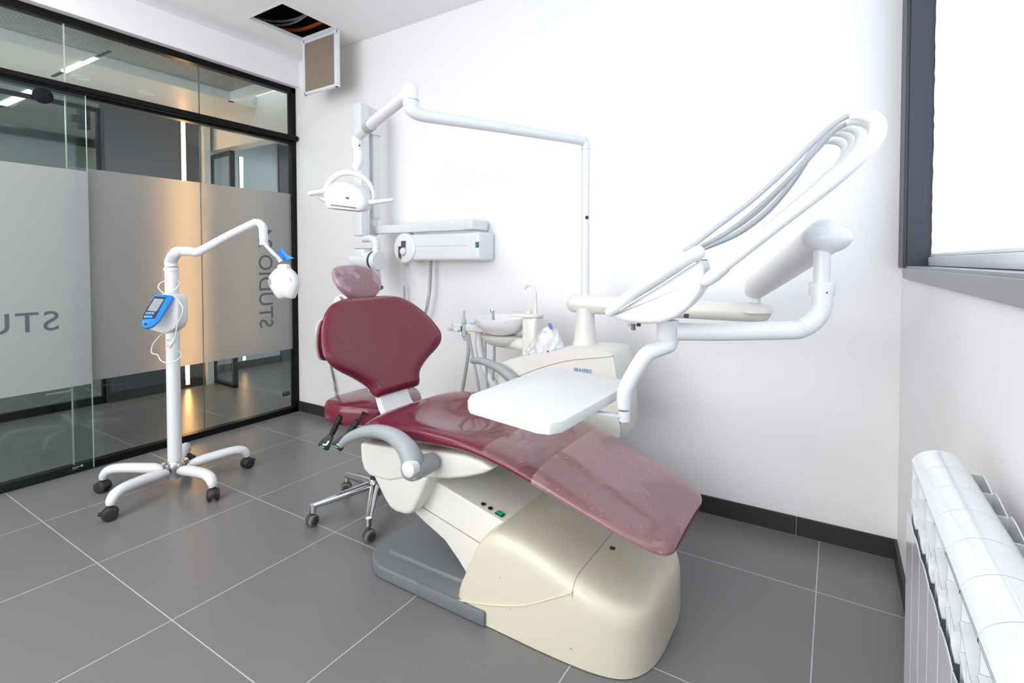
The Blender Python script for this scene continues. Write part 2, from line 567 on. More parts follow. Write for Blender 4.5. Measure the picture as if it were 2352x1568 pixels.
# ceiling with the square hatch opening
t = bmesh.new()
hx0, hx1, hy0, hy1 = 0.405, 0.762, -0.566, -0.203
for lo, hi in (((0.0, -4.6, H), (hx0, 0.0, H + .013)), ((hx1, -4.6, H), (W, 0.0, H + .013)),
               ((hx0, -4.6, H), (hx1, hy0, H + .013)), ((hx0, hy1, H), (hx1, 0.0, H + .013))):
    bx(lo, hi, bm=t)
struct('ceiling', t, CEIL, smooth=False)
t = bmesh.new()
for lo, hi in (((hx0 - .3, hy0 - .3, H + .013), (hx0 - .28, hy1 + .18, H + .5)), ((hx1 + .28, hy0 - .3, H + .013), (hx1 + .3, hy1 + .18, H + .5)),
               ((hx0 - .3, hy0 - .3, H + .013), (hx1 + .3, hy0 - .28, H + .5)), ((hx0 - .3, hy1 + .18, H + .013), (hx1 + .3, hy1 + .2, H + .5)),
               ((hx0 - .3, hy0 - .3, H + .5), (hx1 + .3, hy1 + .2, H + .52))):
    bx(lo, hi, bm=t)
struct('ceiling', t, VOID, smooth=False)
struct('wall_back', bx((-0.02, 0.0, 0.0), (W + .3, 0.14, H)), WALL, smooth=False)
struct('wall_left', bx((-0.10, -4.6, 2.482), (0.051, 0.0, H + .1)), WALL, smooth=False)
struct('wall_front', bx((-0.1, -4.7, 0.0), (W + .3, -4.6, H)), WALL, smooth=False)
t = bmesh.new()
bx((W, -4.6, 0.0), (W + .12, 0.0, 1.10), bm=t)
bx((W, -4.6, 2.55), (W + .12, 0.0, H), bm=t)
bx((W, -0.15, 1.10), (W + .12, 0.0, 2.55), bm=t)
bx((W, -4.6, 1.10), (W + .12, -3.1, 2.55), bm=t)
struct('wall_right', t, WALL, smooth=False)
# skirting tiles with light joints
t = bmesh.new()
xs = [0.0, 0.55, 1.15, 1.75, 2.35, 2.95, 3.464, W]
for a, b in zip(xs, xs[1:]): bx((a + .001, -0.010, 0.0015), (b - .001, 0.0, 0.080), 0.0008, 1, t)
skb = struct('baseboard_back', t, SKIRT, smooth=False)
struct('grout', bx((0, -0.008, 0.0), (W, 0.0, 0.0785)), mat('light_grout', (0.5, 0.5, 0.5), 0.7), skb, smooth=False)
t = bmesh.new()
ys = [-0.010, -0.61, -1.21, -1.81, -2.41, -3.01, -4.6]
for a, b in zip(ys, ys[1:]): bx((W - .010, b + .001, 0.0015), (W, a - .001, 0.080), 0.0008, 1, t)
struct('baseboard_right', t, SKIRT, smooth=False)

# window_1: the daylight window on the right
wroot = bpy.data.objects.new('window_1', None); col.objects.link(wroot); wroot['kind'] = 'structure'
t = bx((3.803, -0.150, 1.137), (W, -0.002, 2.55), 0.0015, 1)
bx((3.8145, -0.155, 1.137), (3.935, -0.1495, 2.55), bm=t)
obj('side_trim', t, FRAME, wroot, smooth=False)
t = bx((3.803, -3.1, 1.100), (3.8149, -0.152, 1.137), 0.0012, 1)
bx((3.812, -3.1, 1.137), (3.94, -0.152, 1.1435), bm=t)
obj('sill', t, mat('grey_sill', (0.25, 0.25, 0.27), 0.35, var=0.03), wroot, smooth=False)
t = bx((3.874, -3.05, 1.1445), (3.925, -0.165, 1.176), 0.004, 2)
bx((3.88, -3.05, 1.176), (3.925, -0.165, 1.186), 0.003, 1, t)
bx((3.885, -1.62, 1.176), (3.925, -1.55, 2.52), 0.003, 1, t)
bx((3.868, -3.05, 2.49), (3.925, -0.165, 2.55), 0.004, 2, t)
obj('window_frame', t, PVC, wroot)
obj('pane', bx((3.90, -3.05, 1.18), (3.906, -0.165, 2.5)), WFILM, wroot, smooth=False)
# torn white foam strip along the frame
t = bmesh.new()
vs = []
for k in range(60):
    z = 1.18 + k * 0.0225
    vs.append((3.8835 + random.uniform(-.0012, .0016), -0.1565, z))
pts = vs + [(3.91, -0.1565, vs[-1][2]), (3.91, -0.1565, vs[0][2])]
prism(pts, (0, -0.006, 0), bm=t)
obj('sealing_strip', t, PVC, wroot, smooth=False)

# window_2: the fixed glass partition on the left, black frame
gr_ = bpy.data.objects.new('window_2', None); col.objects.link(gr_); gr_['kind'] = 'structure'
t = bx((-0.055, -4.6, 0.0), (0.0, 0.0, 0.042), 0.002, 1)
bx((-0.055, -4.6, 2.440), (0.0, 0.0, 2.481), 0.002, 1, t)
bx((-0.055, -0.036, 0.0), (0.0, 0.0, 2.481), 0.002, 1, t)
bx((-0.055, -4.6, 2.058), (0.0, -0.03, 2.110), 0.002, 1, t)
obj('frame', t, BLACK, gr_)
for i, (a, b) in enumerate(((-0.651, -0.034), (-1.300, -0.655))):
    obj('lower_pane', bx((-0.030, a, 0.04), (-0.020, b, 2.06)), GLASS, gr_, smooth=False)
for i, (a, b) in enumerate(((-0.651, -0.034), (-1.300, -0.655), (-2.6, -1.304))):
    obj('upper_pane', bx((-0.030, a, 2.108), (-0.020, b, 2.443)), GLASS, gr_, smooth=False)
obj('pane_joint', bx((-0.030, -0.6545, 0.04), (-0.019, -0.6515, 2.443)), mat('joint_silicone', (0.12, 0.13, 0.13), 0.3), gr_, smooth=False)
obj('pane_edge', bx((-0.031, -1.3045, 0.04), (-0.018, -1.3005, 2.443)), mat('pale_glass_edge', (0.55, 0.52, 0.45), 0.3), gr_, smooth=False)
obj('frosted_band', bx((-0.0192, -1.298, 0.490), (-0.0180, -0.038, 1.677)), FROST, gr_, smooth=False)
obj('door_stop', cyl((-0.05, -0.10, 0.145), (-0.05, -0.05, 0.145), 0.017, bev=0.004), DARK, gr_)

obj('vertical_lettering', text_bm('STUDIO 24', 0.148, lambda x, y, z: (-0.0170 + z, -0.286 + y * 0.97, 0.672 + x * 1.02)), LETTER, gr_, smooth=False)
# door_1: sliding glass leaf in front of the partition, hung from a black tube rail
dr = bpy.data.objects.new('door_1', None); col.objects.link(dr); dr['kind'] = 'structure'
obj('rail', tube([(0.024, -4.6, 2.094), (0.024, -0.012, 2.094)], 0.021, round_end=False), BLACK, dr)
obj('glass_leaf', bx((0.012, -2.35, 0.012), (0.022, -1.232, 2.07), 0.001, 1), GLASS2, dr, smooth=False)
obj('leaf_edge', bx((0.0125, -1.2325, 0.012), (0.0225, -1.2305, 2.07)), mat('green_glass_edge', (0.35, 0.52, 0.47), 0.2), dr, smooth=False)
obj('frosted_band', bx((0.0225, -2.35, 0.482), (0.0235, -1.2335, 1.656)), FROST2, dr, smooth=False)
obj('roller', lathe([(0.0, 0), (0.036, 0), (0.040, 0.004), (0.040, 0.012), (0.034, 0.016), (0.0, 0.016)], (0.024, -1.403, 2.018), (1, 0, 0)), mat('charcoal_disc', (0.01, 0.01, 0.012), 0.6, spec=.1), dr)
obj('horizontal_lettering', text_bm('STUDIO 24', 0.150, lambda x, y, z: (0.0245 + z, -1.357 - x * 1.0, 0.799 + y * 0.97), 1.12), LETTER, dr, smooth=False)
t = bx((0.0222, -1.322, 0.037), (0.0228, -1.290, 0.041)); bx((0.0222, -1.322, 0.030), (0.0228, -1.298, 0.032), bm=t)
lathe([(0, 0), (.006, 0), (.006, .0006), (0, .0006)], (0.0222, -1.283, 0.040), (1, 0, 0), 12, t)
obj('maker_mark', t, mat('pale_mark', (.35, .37, .40), .5), dr, smooth=False)

# ------------------------------------------------------------------ beyond the glass
struct('wall_corridor', bx((-1.66, -0.645, 0.0), (-1.555, 0.055, 2.5)), DARKPANEL, smooth=False)
struct('wall_pillar', bx((-1.66, 0.056, 0.0), (-1.50, 0.110, 2.5)), CORR, smooth=False)
struct('wall_passage', bx((-2.06, 0.11, 0.0), (-1.96, 1.03, 2.5)), BLUEWALL, smooth=False)
struct('wall_passage_end', bx((-2.10, 1.03, 0.0), (-1.93, 1.20, 2.5)), DARKPANEL, smooth=False)
struct('wall_passage_back', bx((-2.4, 2.3, 0.0), (0.5, 2.4, 2.5)), BLUEWALL, smooth=False)
struct('wall_passage_left', bx((-2.4, 1.2, 0.0), (-2.3, 2.4, 2.5)), CORR, smooth=False)
struct('wall_header', bx((-1.66, 0.150, 2.212), (0.0, 0.270, 2.5)), CORR, smooth=False)
struct('baseboard_passage', bx((-1.96, 0.11, 0.0), (-1.95, 1.03, 0.08)), SKIRT, smooth=False)
struct('baseboard_corridor', bx((-1.555, -0.645, 0.0), (-1.545, 0.055, 0.08)), SKIRT, smooth=False)
struct('wall_lobby', bx((-4.3, -4.6, 0.0), (-4.2, 0.4, 2.6)), CORR, smooth=False)
struct('wall_lobby_end', bx((-4.3, -0.10, 0.0), (-1.66, -0.02, 2.6)), CORR, smooth=False)
struct('ceiling_corridor', bx((-4.3, -4.6, 2.5), (-0.80, 2.4, 2.60)), CORR, smooth=False)
struct('ceiling_passage', bx((-0.80, 0.15, 2.5), (0.5, 2.4, 2.60)), CORR, smooth=False)
struct('wall_end', bx((-4.3, -4.7, 0.0), (-0.1, -4.6, 2.6)), CORR, smooth=False)
t = bx((-0.795, -4.6, 2.50), (-0.79, -0.03, 2.585))
bx((-0.83, -0.07, 2.50), (-0.1, -0.03, 2.585), bm=t)
struct('trim_1', t, WALL, smooth=False)
t = bmesh.new()
for k in range(26):
    bx((-0.10 - k * 0.0268 - 0.016, -4.6, 2.572), (-0.10 - k * 0.0268, -0.07, 2.584), bm=t)
bx((-0.80, -4.6, 2.586), (-0.1, -0.03, 2.62), bm=t)
struct('ceiling_slats', t, mat('grey_slats', (0.38, 0.38, 0.37), 0.5), smooth=False)


def led_strip(x, y0, y1, z0, z1, m, label):
    r_ = thing('led_strip', label, 'light', (x, (y0 + y1) / 2, z0))
    obj('housing', bx((x - .004, y0 - .006, z0 - .006), (x + .003, y1 + .006, z1 + .006)), STEEL, r_, smooth=False)
    obj('diffuser', bx((x + .002, y0, z0), (x + .007, y1, z1), 0.002, 1), m, r_)


led_strip(-1.550, -0.105, -0.075, 0.03, 2.44, WARM, 'tall warm white light strip on the dark grey corridor panel')
led_strip(-1.955, 0.61, 0.64, 0.09, 2.28, WARM2, 'warm light strip on the blue grey wall deep in the passage')


def ceiling_led(pts, label, wid=0.05):
    a, b = Vector(pts[0]), Vector(pts[1])
    c = (a + b) / 2
    r_ = thing('linear_ceiling_light', label, 'light', c)
    d = (b - a).normalized(); n = Vector((-d.y, d.x, 0)) * wid / 2
    z = a.z
    def slab(ext, nn, z0, z1):
        q = [a - d * ext - nn, b + d * ext - nn, b + d * ext + nn, a - d * ext + nn]
        return prism([(p.x, p.y, z0) for p in q], (0, 0, z1 - z0))
    obj('profile', slab(.20, n * .75, z - .003, z), DARKPANEL, r_, smooth=False)
    obj('diffuser', slab(0, n, z - .007, z - .0032), COOL, r_, smooth=False)


ceiling_led([(-1.130, -0.998, 2.499), (-0.616, -0.982, 2.499)], 'white linear light in the corridor ceiling, seen through the upper glass', 0.028)
ceiling_led([(-2.579, -0.992, 2.499), (-1.859, -0.970, 2.499)], 'white linear light in the lobby ceiling, seen just below the black rail', 0.06)
for p, lb in zip([(-1.168, -0.896, 2.499), (-1.142, -0.509, 2.499)], ('round recessed downlight nearer the linear light in corridor ceiling', 'round recessed downlight nearer the warm light strip in corridor ceiling')):
    r_ = thing('downlight', lb, 'light', p)
    obj('ring', lathe([(0.035, 0.0), (0.055, 0.0), (0.053, -0.006), (0.040, -0.004)], p), WHITE, r_)
    obj('lens', lathe([(0.0, -0.001), (0.036, -0.001), (0.036, -0.002), (0.0, -0.002)], p), mat('dull_lens', (0.5, 0.5, 0.48), 0.3), r_)
a, b = [(-2.200, -1.088, 2.212), (-2.200, -0.506, 2.221)]
r_ = thing('ventilation_duct', 'dark grey round duct under the lobby ceiling behind the glass', 'duct', (a[0], b[1], a[2]))
obj('duct_pipe', tube([(a[0], -4.6, b[2]), (a[0], b[1], b[2])], 0.042), mat('duct_grey', (0.05, 0.055, 0.06), 0.45), r_)
obj('end_cap', cyl((a[0], b[1], b[2]), (a[0], b[1] + .012, b[2]), 0.044), DARKPANEL, r_)
t = bmesh.new()
p = [(-2.000, -0.714, 2.403), (-2.000, -0.618, 2.298)]
bx((-2.05, p[0][1], p[1][2] + .05), (-1.99, p[1][1] + .02, p[0][2]), bm=t)
bx((-2.05, p[1][1] - .05, p[1][2]), (-1.99, p[1][1] + .02, p[1][2] + .06), bm=t)
bx((-2.05, p[1][1] - .05, p[0][2] - .01), (-1.99, p[1][1] + .02, 2.5), bm=t)
tag(obj('duct_bracket', t, DARKPANEL, smooth=False), 'small dark angled box under the lobby ceiling above the duct', 'bracket')
p = [(-4.901, -0.309, 2.495)][0]
tag(obj('smoke_detector', lathe([(0.0, 0), (0.06, 0), (0.055, -0.03), (0.03, -0.045), (0, -0.045)], (-3.4, -1.17, 2.498)), mat('detector_grey', (0.3, 0.32, 0.34), 0.5)),
    'small round detector on the lobby ceiling above the frosted band', 'smoke detector')


def framed_leaf(p0, p1, z1, label, base):
    """a glass door leaf in a thin black frame, standing between two floor points"""
    a, b = Vector((*p0, 0)), Vector((*p1, 0))
    d = (b - a); L_ = d.length; d.normalize()
    r_ = thing('glass_door', label, 'door', a, math.atan2(d.y, d.x))
    t = bx((0, -.02, 0.0), (L_, .02, base)); bx((0, -.02, 0), (.022, .02, z1), bm=t); bx((L_ - .022, -.02, 0), (L_, .02, z1), bm=t)
    bx((0, -.02, z1 - .03), (L_, .02, z1), bm=t)
    obj('door_frame', t, BLACK, r_, local=True, smooth=False)
    obj('door_glass', bx((.02, -.004, base), (L_ - .02, .004, z1 - .03)), GLASS, r_, local=True, smooth=False)


framed_leaf((-1.62, 0.17), (-1.17, 0.135), 2.17, 'black framed glass door standing open in the passage', 0.03)
framed_leaf((-1.62, -1.55), (-1.60, -0.66), 2.4, 'black framed glass door at the left end of the dark corridor panel', 0.06)

# ================================================================== CEILING HATCH
hd = thing('hatch_door', 'open access panel of bare board in white frame hanging from the ceiling hatch', 'access panel', (hx0, hy1, H))
t = bmesh.new()
zb = H - 0.372
for lo, hi in (((hx0, hy1 - .004, zb), (hx0 + .022, hy1 + .018, H - .004)), ((hx1 - .022, hy1 - .004, zb), (hx1 + .004, hy1 + .022, H - .004)),
               ((hx0, hy1 - .004, zb), (hx1, hy1 + .018, zb + .018)), ((hx0, hy1 - .004, H - .026), (hx1, hy1 + .018, H - .004))):
    bx(lo, hi, 0.0015, 1, t)
obj('panel_frame', t, ALU, hd)
obj('board', bx((hx0 + .02, hy1 + .001, zb + .017), (hx1 - .02, hy1 + .012, H - .025)), BOARD, hd, smooth=False)
t = bmesh.new()
for q in ((hx0 + .004, zb), (hx1 - .01, zb + .01), (hx0 + .004, H - .02), (hx1 - .008, H - .02)):
    bx((q[0] - .008, hy1 - .009, q[1] - .010), (q[0] + .012, hy1 + .004, q[1] + .014), 0.002, 1, t)
obj('corner_clip', t, ALU, hd)
t = bmesh.new()
for lo, hi in (((hx0 - .010, hy0 - .004, H - .003), (hx0 + .004, hy1, H + .02)), ((hx1 - .004, hy0 - .004, H - .002), (hx1 + .004, hy1, H + .02)),
               ((hx0, hy0 - .005, H - .002), (hx1, hy0 + .004, H + .02)), ((hx0, hy1 - .004, H - .002), (hx1, hy1 + .004, H + .02))):
    bx(lo, hi, 0.001, 1, t)
struct('trim_2', t, ALU, smooth=False)
for nm, pts, r0, m_, lb in (
        ('cable', [(0.220, -0.492, 2.800), (0.207, -0.372, 2.800), (0.280, -0.295, 2.800), (0.417, -0.258, 2.800), (0.614, -0.264, 2.800)], 0.008, CABLEW, 'upper of two grey cables sagging inside the ceiling hatch'),
        ('cable', [(0.189, -0.434, 2.790), (0.192, -0.335, 2.790), (0.259, -0.268, 2.790), (0.396, -0.245, 2.790), (0.597, -0.277, 2.790)], 0.008, CABLEW, 'lower of two grey cables sagging inside the ceiling hatch'),
        ('conduit', [(0.247, -0.424, 2.780), (0.202, -0.310, 2.780), (0.250, -0.216, 2.780), (0.374, -0.167, 2.780), (0.662, -0.170, 2.780)], 0.013, ORANGE, 'orange conduit sagging inside the ceiling hatch')):
    tag(obj(nm, tube(pts, r0, smooth=6, seg=10), m_), lb, 'cable')
tag(obj('metal_stud', bx((0.62, -0.36, H + .13), (0.70, -0.20, H + .30)), mat('galvanised', (0.12, 0.12, 0.12), 0.5, metal=.5), smooth=False),
    'grey metal box section visible inside the ceiling hatch', 'stud')

# ================================================================== RADIATOR
rad = thing('radiator', 'white aluminium sectional radiator on the wall under the window', 'radiator', (3.75, -2.0, 0.14))
y = -1.36
nsec = 18
pz = 0.854
for s_ in range(nsec):
    ya, yb = y - s_ * 0.070, y - (s_ + 1) * 0.070
    yc = (ya + yb) / 2; e = 0.0015
    # low arched cap
    prof = []
    for k in range(15):
        u = k / 14
        prof.append((3.7035 + 0.0645 * u, 0.848 + 0.018 * math.sin(PI * min(1, u * 1.02)) ** 0.6 + 0.007 * u))
    ins = [(px, pz_ - .003) for px, pz_ in reversed(prof)]
    t = prism([(px, ya - .0009, pz_) for px, pz_ in prof + ins], (0, yb - ya + .0018, 0))
    prism([(px, ya + .002, pz_ - .0035) for px, pz_ in prof + ins], (0, yb - ya - .004, 0), bm=t)
    # web plates between the openings, curved fins
    bx((3.7050, ya - .0010, 0.19), (3.766, ya + .0010, 0.846), bm=t)
    bx((3.703, yc - .001, 0.19), (3.712, yc + .001, 0.800), bm=t)
    for zf in (0.806, 0.776):
        up_ = []; dn = []
        for k in range(7):
            u = k / 6
            yy = ya - .002 + (yb - ya + .004) * (u * .82)
            zz = zf + .010 * math.cos(PI * u) 
            up_.append((3.703, yy, zz)); dn.insert(0, (3.703, yy, zz - .0025))
        prism(up_ + dn, (0.030, 0, 0), bm=t)
    cyl((3.740, ya, 0.79), (3.740, yb, 0.79), 0.016, bm=t, seg=16)
    # front plate with a slightly scalloped top
    fr_ = []
    for k in range(9):
        u = k / 8
        yy = ya - e + (yb - ya + 2 * e) * u
        fr_.append((3.6985, yy, 0.764 + 0.004 * math.sin(PI * u)))
    pts = [(3.6985, ya - e, 0.19)] + fr_ + [(3.6985, yb + e, 0.19)]
    prism(pts, (0.0016, 0, 0), bm=t)
    # rear plate with curved top and horizontal fins reaching it
    rr = []
    for k in range(9):
        u = k / 8
        yy = ya - e + (yb - ya + 2 * e) * u
        rr.append((3.7855, yy, 0.840 + 0.008 * math.sin(PI * u ** .5 * .98)))
    prism([(3.7855, ya - e, 0.19)] + rr + [(3.7855, yb + e, 0.19)], (0.0016, 0, 0), bm=t)
    bx((3.765, ya - .001, 0.70), (3.786, ya - .003, 0.842), bm=t)
    cyl((3.738, yc, 0.20), (3.738, yc, 0.80), 0.014, bm=t, seg=12)
    obj('section', t, RADW, rad, angle=25)
for zz in (0.70, 0.30):
    obj('bracket', bx((3.78, -1.55, zz), (3.8148, -1.53, zz + .02)), RADW, rad, smooth=False)

# ================================================================== DENTAL CHAIR
YC = -0.83
chair = thing('dental_chair', 'reclined burgundy vinyl dental chair on a cream and grey base', 'dental chair', (2.62, YC, 0))
# gray floor plate
t = bmesh.new()
def plate(inset, x0, x1, z0, z1, hw, r=0.14, bm=None):
    o2 = rounded_rect((x0 + x1) / 2, YC, (x1 - x0) / 2 - inset, hw - inset, max(r - inset, .02), 8)
    return prism([(a, b, z0) for a, b in o2], (0, 0, z1 - z0), 0.008, 3, bm)
plate(0, 2.035, 2.66, 0.002, 0.048, 0.262, 0.15, t)
plate(0.06, 2.06, 2.62, 0.040, 0.062, 0.25, 0.09, t)
obj('base_plate', t, BASEGREY, chair)
# low grey side skirt with rounded end running beside the cream cover
t = bx((2.35, YC - .2635, 0.004), (2.648, YC - .2505, 0.050), 0.006, 2)
obj('base_skirt', t, BASEGREY, chair)
# cream housing: lofted along x
rows = [  # x, half width, top z at ridge, crown, slant
    (2.52, 0.235, 0.050, 0.000), (2.54, 0.248, 0.105, 0.003), (2.58, 0.252, 0.190, 0.006), (2.615, 0.252, 0.258, 0.008),
    (2.66, 0.252, 0.292, 0.010), (2.74, 0.253, 0.291, 0.016), (2.84, 0.254, 0.268, 0.022), (2.94, 0.252, 0.228, 0.030),
    (3.02, 0.246, 0.195, 0.035), (3.08, 0.232, 0.170, 0.038), (3.12, 0.208, 0.155, 0.038), (3.148, 0.170, 0.140, 0.036),
    (3.163, 0.125, 0.120, 0.030), (3.170, 0.07, 0.09, 0.020)]
rings = []
for (x, hw, zt, cr) in interp_rows(rows, 6):
    ring = []
    n = 40
    for k in range(n + 1):
        a = PI * k / n
        c_, s_ = math.cos(a), math.sin(a)
        yy = hw * math.copysign(abs(c_) ** 0.13, c_)
        zz = (zt) * abs(s_) ** 0.11 if 0 < k < n else 0.0
        zz += cr * max(0, s_) ** 2 * 0.8
        ring.append((x, YC - yy, max(zz, 0.003)))
    ring[0] = (x, YC - hw, 0.003); ring[-1] = (x, YC + hw, 0.003)
    rings.append(ring)
cov = obj('base_cover', loft(rings), CREAM, chair, angle=60, label='yellowed cream cover over the foot of the base')
# moulded step line on the side and the panel seam across the top
p = [(2.515, -1.088, 0.042), (2.659, -1.088, 0.076), (2.790, -1.088, 0.120), (2.896, -1.088, 0.180), (2.961, -1.088, 0.231)]
obj('moulding', tube([(a[0], -1.0835, a[2]) for a in p[:4]] + [(2.955, -1.0810, .214)], 0.0024, smooth=6, seg=8), CREAM, cov)
def cover_ring(x):
    q = interp_rows(rows, 6)
    i = min(range(len(q)), key=lambda j: abs(q[j][0] - x))
    return rings[i]
seam_pts = []
rg = cover_ring(2.958)
for k in range(4, 30):
    p_ = Vector(rg[k]); o_ = (p_ - Vector((2.958, YC, .10))).normalized()
    seam_pts.append(p_ + o_ * .0003)
obj('seam', tube(seam_pts, .0010, seg=6), mat('cream_seam', (.42, .39, .31), .6), cov)
CHIP = mat('chip_brown', (.25, .21, .15), .7)
for (x_, y_, z_) in ((2.70, -1.0835, .175), (2.86, -1.0835, .12), (2.95, -1.0838, .05), (2.74, -1.0836, .09)):
    obj('paint_chip', bx((x_, y_, z_), (x_ + .004, y_ + .002, z_ + .0015)), CHIP, cov, smooth=False)
obj('scuff', bx((2.995, -0.905, 0.262), (3.010, -0.893, 0.2665)), DARK, cov, smooth=False)
# scissor link between base and seat: beige sheet metal
zt = lambda x: 0.378 - (x - 2.28) * 0.235
t = bmesh.new()
outl = [(2.20, .305), (2.30, .376), (2.33, .376), (2.705, .288), (2.712, .280), (2.712, .262), (2.60, .12), (2.52, .055), (2.46, .115), (2.40, .165), (2.30, .205), (2.215, .245)]
prism([(a, -1.0, b) for a, b in outl], (0, 0.34, 0), 0.006, 3, t)
arm = obj('lift_arm', t, BEIGE, chair)
obj('arm_seam', tube([(2.272, -1.001, 0.264), (2.556, -1.001, 0.204), (2.589, -1.001, 0.195)], 0.0012, seg=6), mat('seam_grey', (0.25, 0.25, 0.24), 0.6), arm)
def ontop(px, yy): return Vector((px, yy, 0.376 - (px - 2.33) * 0.2347 + .001))
for (xx, yy) in ((2.555, -0.975), (2.585, -0.975)):
    p = ontop(xx, yy)
    obj('socket', lathe([(0, 0), (0.0085, 0), (0.0085, 0.002), (0.004, 0.002), (0.0, 0.0005)], p, (0.22, 0, 1), 20), DARK, arm)
p = ontop(2.625, -0.975)
Mx = Matrix.Translation(p) @ Matrix.Rotation(math.radians(13.2), 4, 'Y')
sw = obj('rocker_switch', bx((-.015, -.011, 0), (.015, .011, .003), 0.001, 1, M=Mx), DARK, arm)
obj('rocker', bx((-.0115, -.008, .0025), (.0115, .008, .007), 0.002, 2, M=Mx), GREEN, sw)
# seat shell: ivory side cover with a tapering pocket at the rear
t = bmesh.new()
out1 = [(2.045, .474), (2.20, .486), (2.40, .512), (2.55, .527), (2.62, .522), (2.668, .505), (2.63, .482), (2.56, .455), (2.48, .432), (2.40, .418),
        (2.34, .410), (2.20, .362), (2.10, .358), (2.065, .375), (2.05, .41)]
prism([(a, YC - .245, b) for a, b in out1], (0, .49, 0), 0.012, 4, t)
shell = obj('seat_shell', t, IVORY, chair)
t = bmesh.new()
out2 = [(2.095, .37), (2.39, .418), (2.352, .340), (2.318, .282), (2.300, .264), (2.275, .253), (2.225, .250), (2.196, .258), (2.170, .280), (2.13, .33)]
prism([(a, YC - .238, b) for a, b in out2], (0, .476, 0), 0.016, 4, t)
obj('rear_pocket', t, IVORY, shell)
# upholstered seat and leg rest in one
rows = [
    (2.030, .510, .482, .225, 0.0, 2.6), (2.036, .535, .472, .245, 0.0, 2.6), (2.052, .562, .466, .256, 0.003, 2.6), (2.085, .586, .466, .262, .010, 2.6), (2.13, .603, .470, .266, .024, 2.6),
    (2.19, .613, .478, .266, .040, 2.6), (2.27, .621, .490, .268, .056, 2.7), (2.36, .621, .503, .268, .064, 2.7), (2.46, .615, .515, .267, .056, 2.7),
    (2.57, .603, .520, .264, .036, 2.7), (2.68, .580, .507, .260, .018, 2.8), (2.78, .550, .485, .256, .006, 3.0), (2.88, .516, .455, .250, 0.0, 3.2),
    (2.98, .480, .422, .243, -.002, 3.4), (3.07, .448, .393, .235, -.002, 3.6), (3.14, .424, .371, .225, -.002, 3.6), (3.18, .409, .358, .214, -.002, 3.4),
    (3.205, .397, .353, .198, 0, 3.2), (3.219, .386, .352, .175, 0, 3.0), (3.224, .374, .357, .150, 0, 3.0)]
def cushion_ring(row, grow=0.0, lo=0, hi=None, n=44):
    x, zt_, zb_, hw, dish, ex = row
    zc, hh = (zt_ + zb_) / 2, (zt_ - zb_) / 2 + grow
    hw += grow
    ring = []
    for k in range(n):
        a = 2 * PI * k / n
        c_, s_ = math.cos(a), math.sin(a)
        yy = hw * math.copysign(abs(c_) ** (2 / ex), c_)
        zz = hh * math.copysign(abs(s_) ** (2 / 2.3), s_)
        if s_ > 0: zz -= dish * (1 - (yy / hw) ** 2) ** 1.3
        ring.append((x, YC - yy, zc + zz))
    return ring
cr_ = interp_rows(rows, 5)
seat = obj('seat_cushion', loft([cushion_ring(r) for r in cr_]), VINYL, chair, angle=80, label='burgundy vinyl seat and leg rest')
# plastic sheet drawn over the leg rest: upper and side part only
rings = []
for r in cr_:
    if r[0] > 2.80:
        rg = cushion_ring(r, 0.0022)
        rings.append([rg[k % 44] for k in range(-4, 27)])
obj('plastic_sheet', loft(rings, cap=False, closed=False), SHEET, seat, angle=80, label='dull clear plastic sheet over the foot end')
rings = []
for r in cr_:
    if 2.62 < r[0] < 2.84:
        rg = cushion_ring(r, 0.0014)
        rings.append([rg[k % 44] for k in range(1, 20)])
obj('plastic_wrap', loft(rings, cap=False, closed=False), film_material('thin_clear_wrap', 0.12, 0.26, 3.0, (0.78, 0.54, 0.56)), seat, angle=80, label='clear plastic wrap under the tray')
# backrest: butterfly cushion
v_h = Vector((-0.4614, 0, 0.8872)); n_h = Vector((0.8872, 0, 0.4614)); p_0 = Vector((1.995, YC, 0.61))
prof = [(0.0, .112), (.012, .122), (.035, .130), (.06, .146), (.085, .175), (.11, .212), (.135, .258), (.16, .292), (.19, .310), (.22, .312), (.25, .304),
        (.29, .290), (.33, .270), (.37, .243), (.40, .212), (.42, .180), (.434, .14), (.441, .09)]
prof = interp_rows(prof, 4)
def back_pt(v_, y_, hw_, side, thick=0.074):
    u = y_ / max(hw_, 1e-4)
    wing = 0.055 * (abs(y_) / 0.3) ** 2 * (1 if v_ < .45 else .8)
    belly = 0.030 * math.sin(min(1, max(0, v_ / .44)) * PI) ** .8
    edge = max(0, 1 - abs(u) ** 4.5) ** 0.5
    ve = min(1, max(0, (v_ + .006) / .03)) ** .5 * min(1, max(0, (.447 - v_) / .03)) ** .5
    h = thick / 2 * edge * ve
    w_ = wing - 0.012 + (h if side > 0 else -h * 1.1) + (belly * -0.35 if side > 0 else 0)
    return p_0 + v_h * v_ + Vector((0, -y_, 0)) + n_h * w_
rings = []
for (v_, hw_) in prof:
    ring = []
    n = 20
    for k in range(n):
        y_ = hw_ * math.cos(PI * k / n) ; y_ = hw_ * math.copysign(abs(math.cos(PI * k / n)) ** .75, math.cos(PI * k / n))
        ring.append(back_pt(v_, y_, hw_, 1))
    for k in range(n):
        y_ = -hw_ * math.copysign(abs(math.cos(PI * k / n)) ** .75, math.cos(PI * k / n))
        ring.append(back_pt(v_, y_, hw_, -1))
    rings.append(ring)
back = obj('backrest', loft(rings), VINYL, chair, angle=80, label='butterfly shaped burgundy backrest')
# rear shell of the back
rings = []
for (v_, hw_) in prof:
    if .03 < v_ < .43:
        ring = []
        for k in range(25):
            y_ = -hw_ * .97 * math.cos(PI * k / 24)
            a = back_pt(v_, y_, hw_, -1)
            ring.append(a - n_h * .012 * math.sin(PI * k / 24))
        rings.append(ring)
obj('back_shell', loft(rings, cap=False, closed=False), IVORY, back, angle=80)
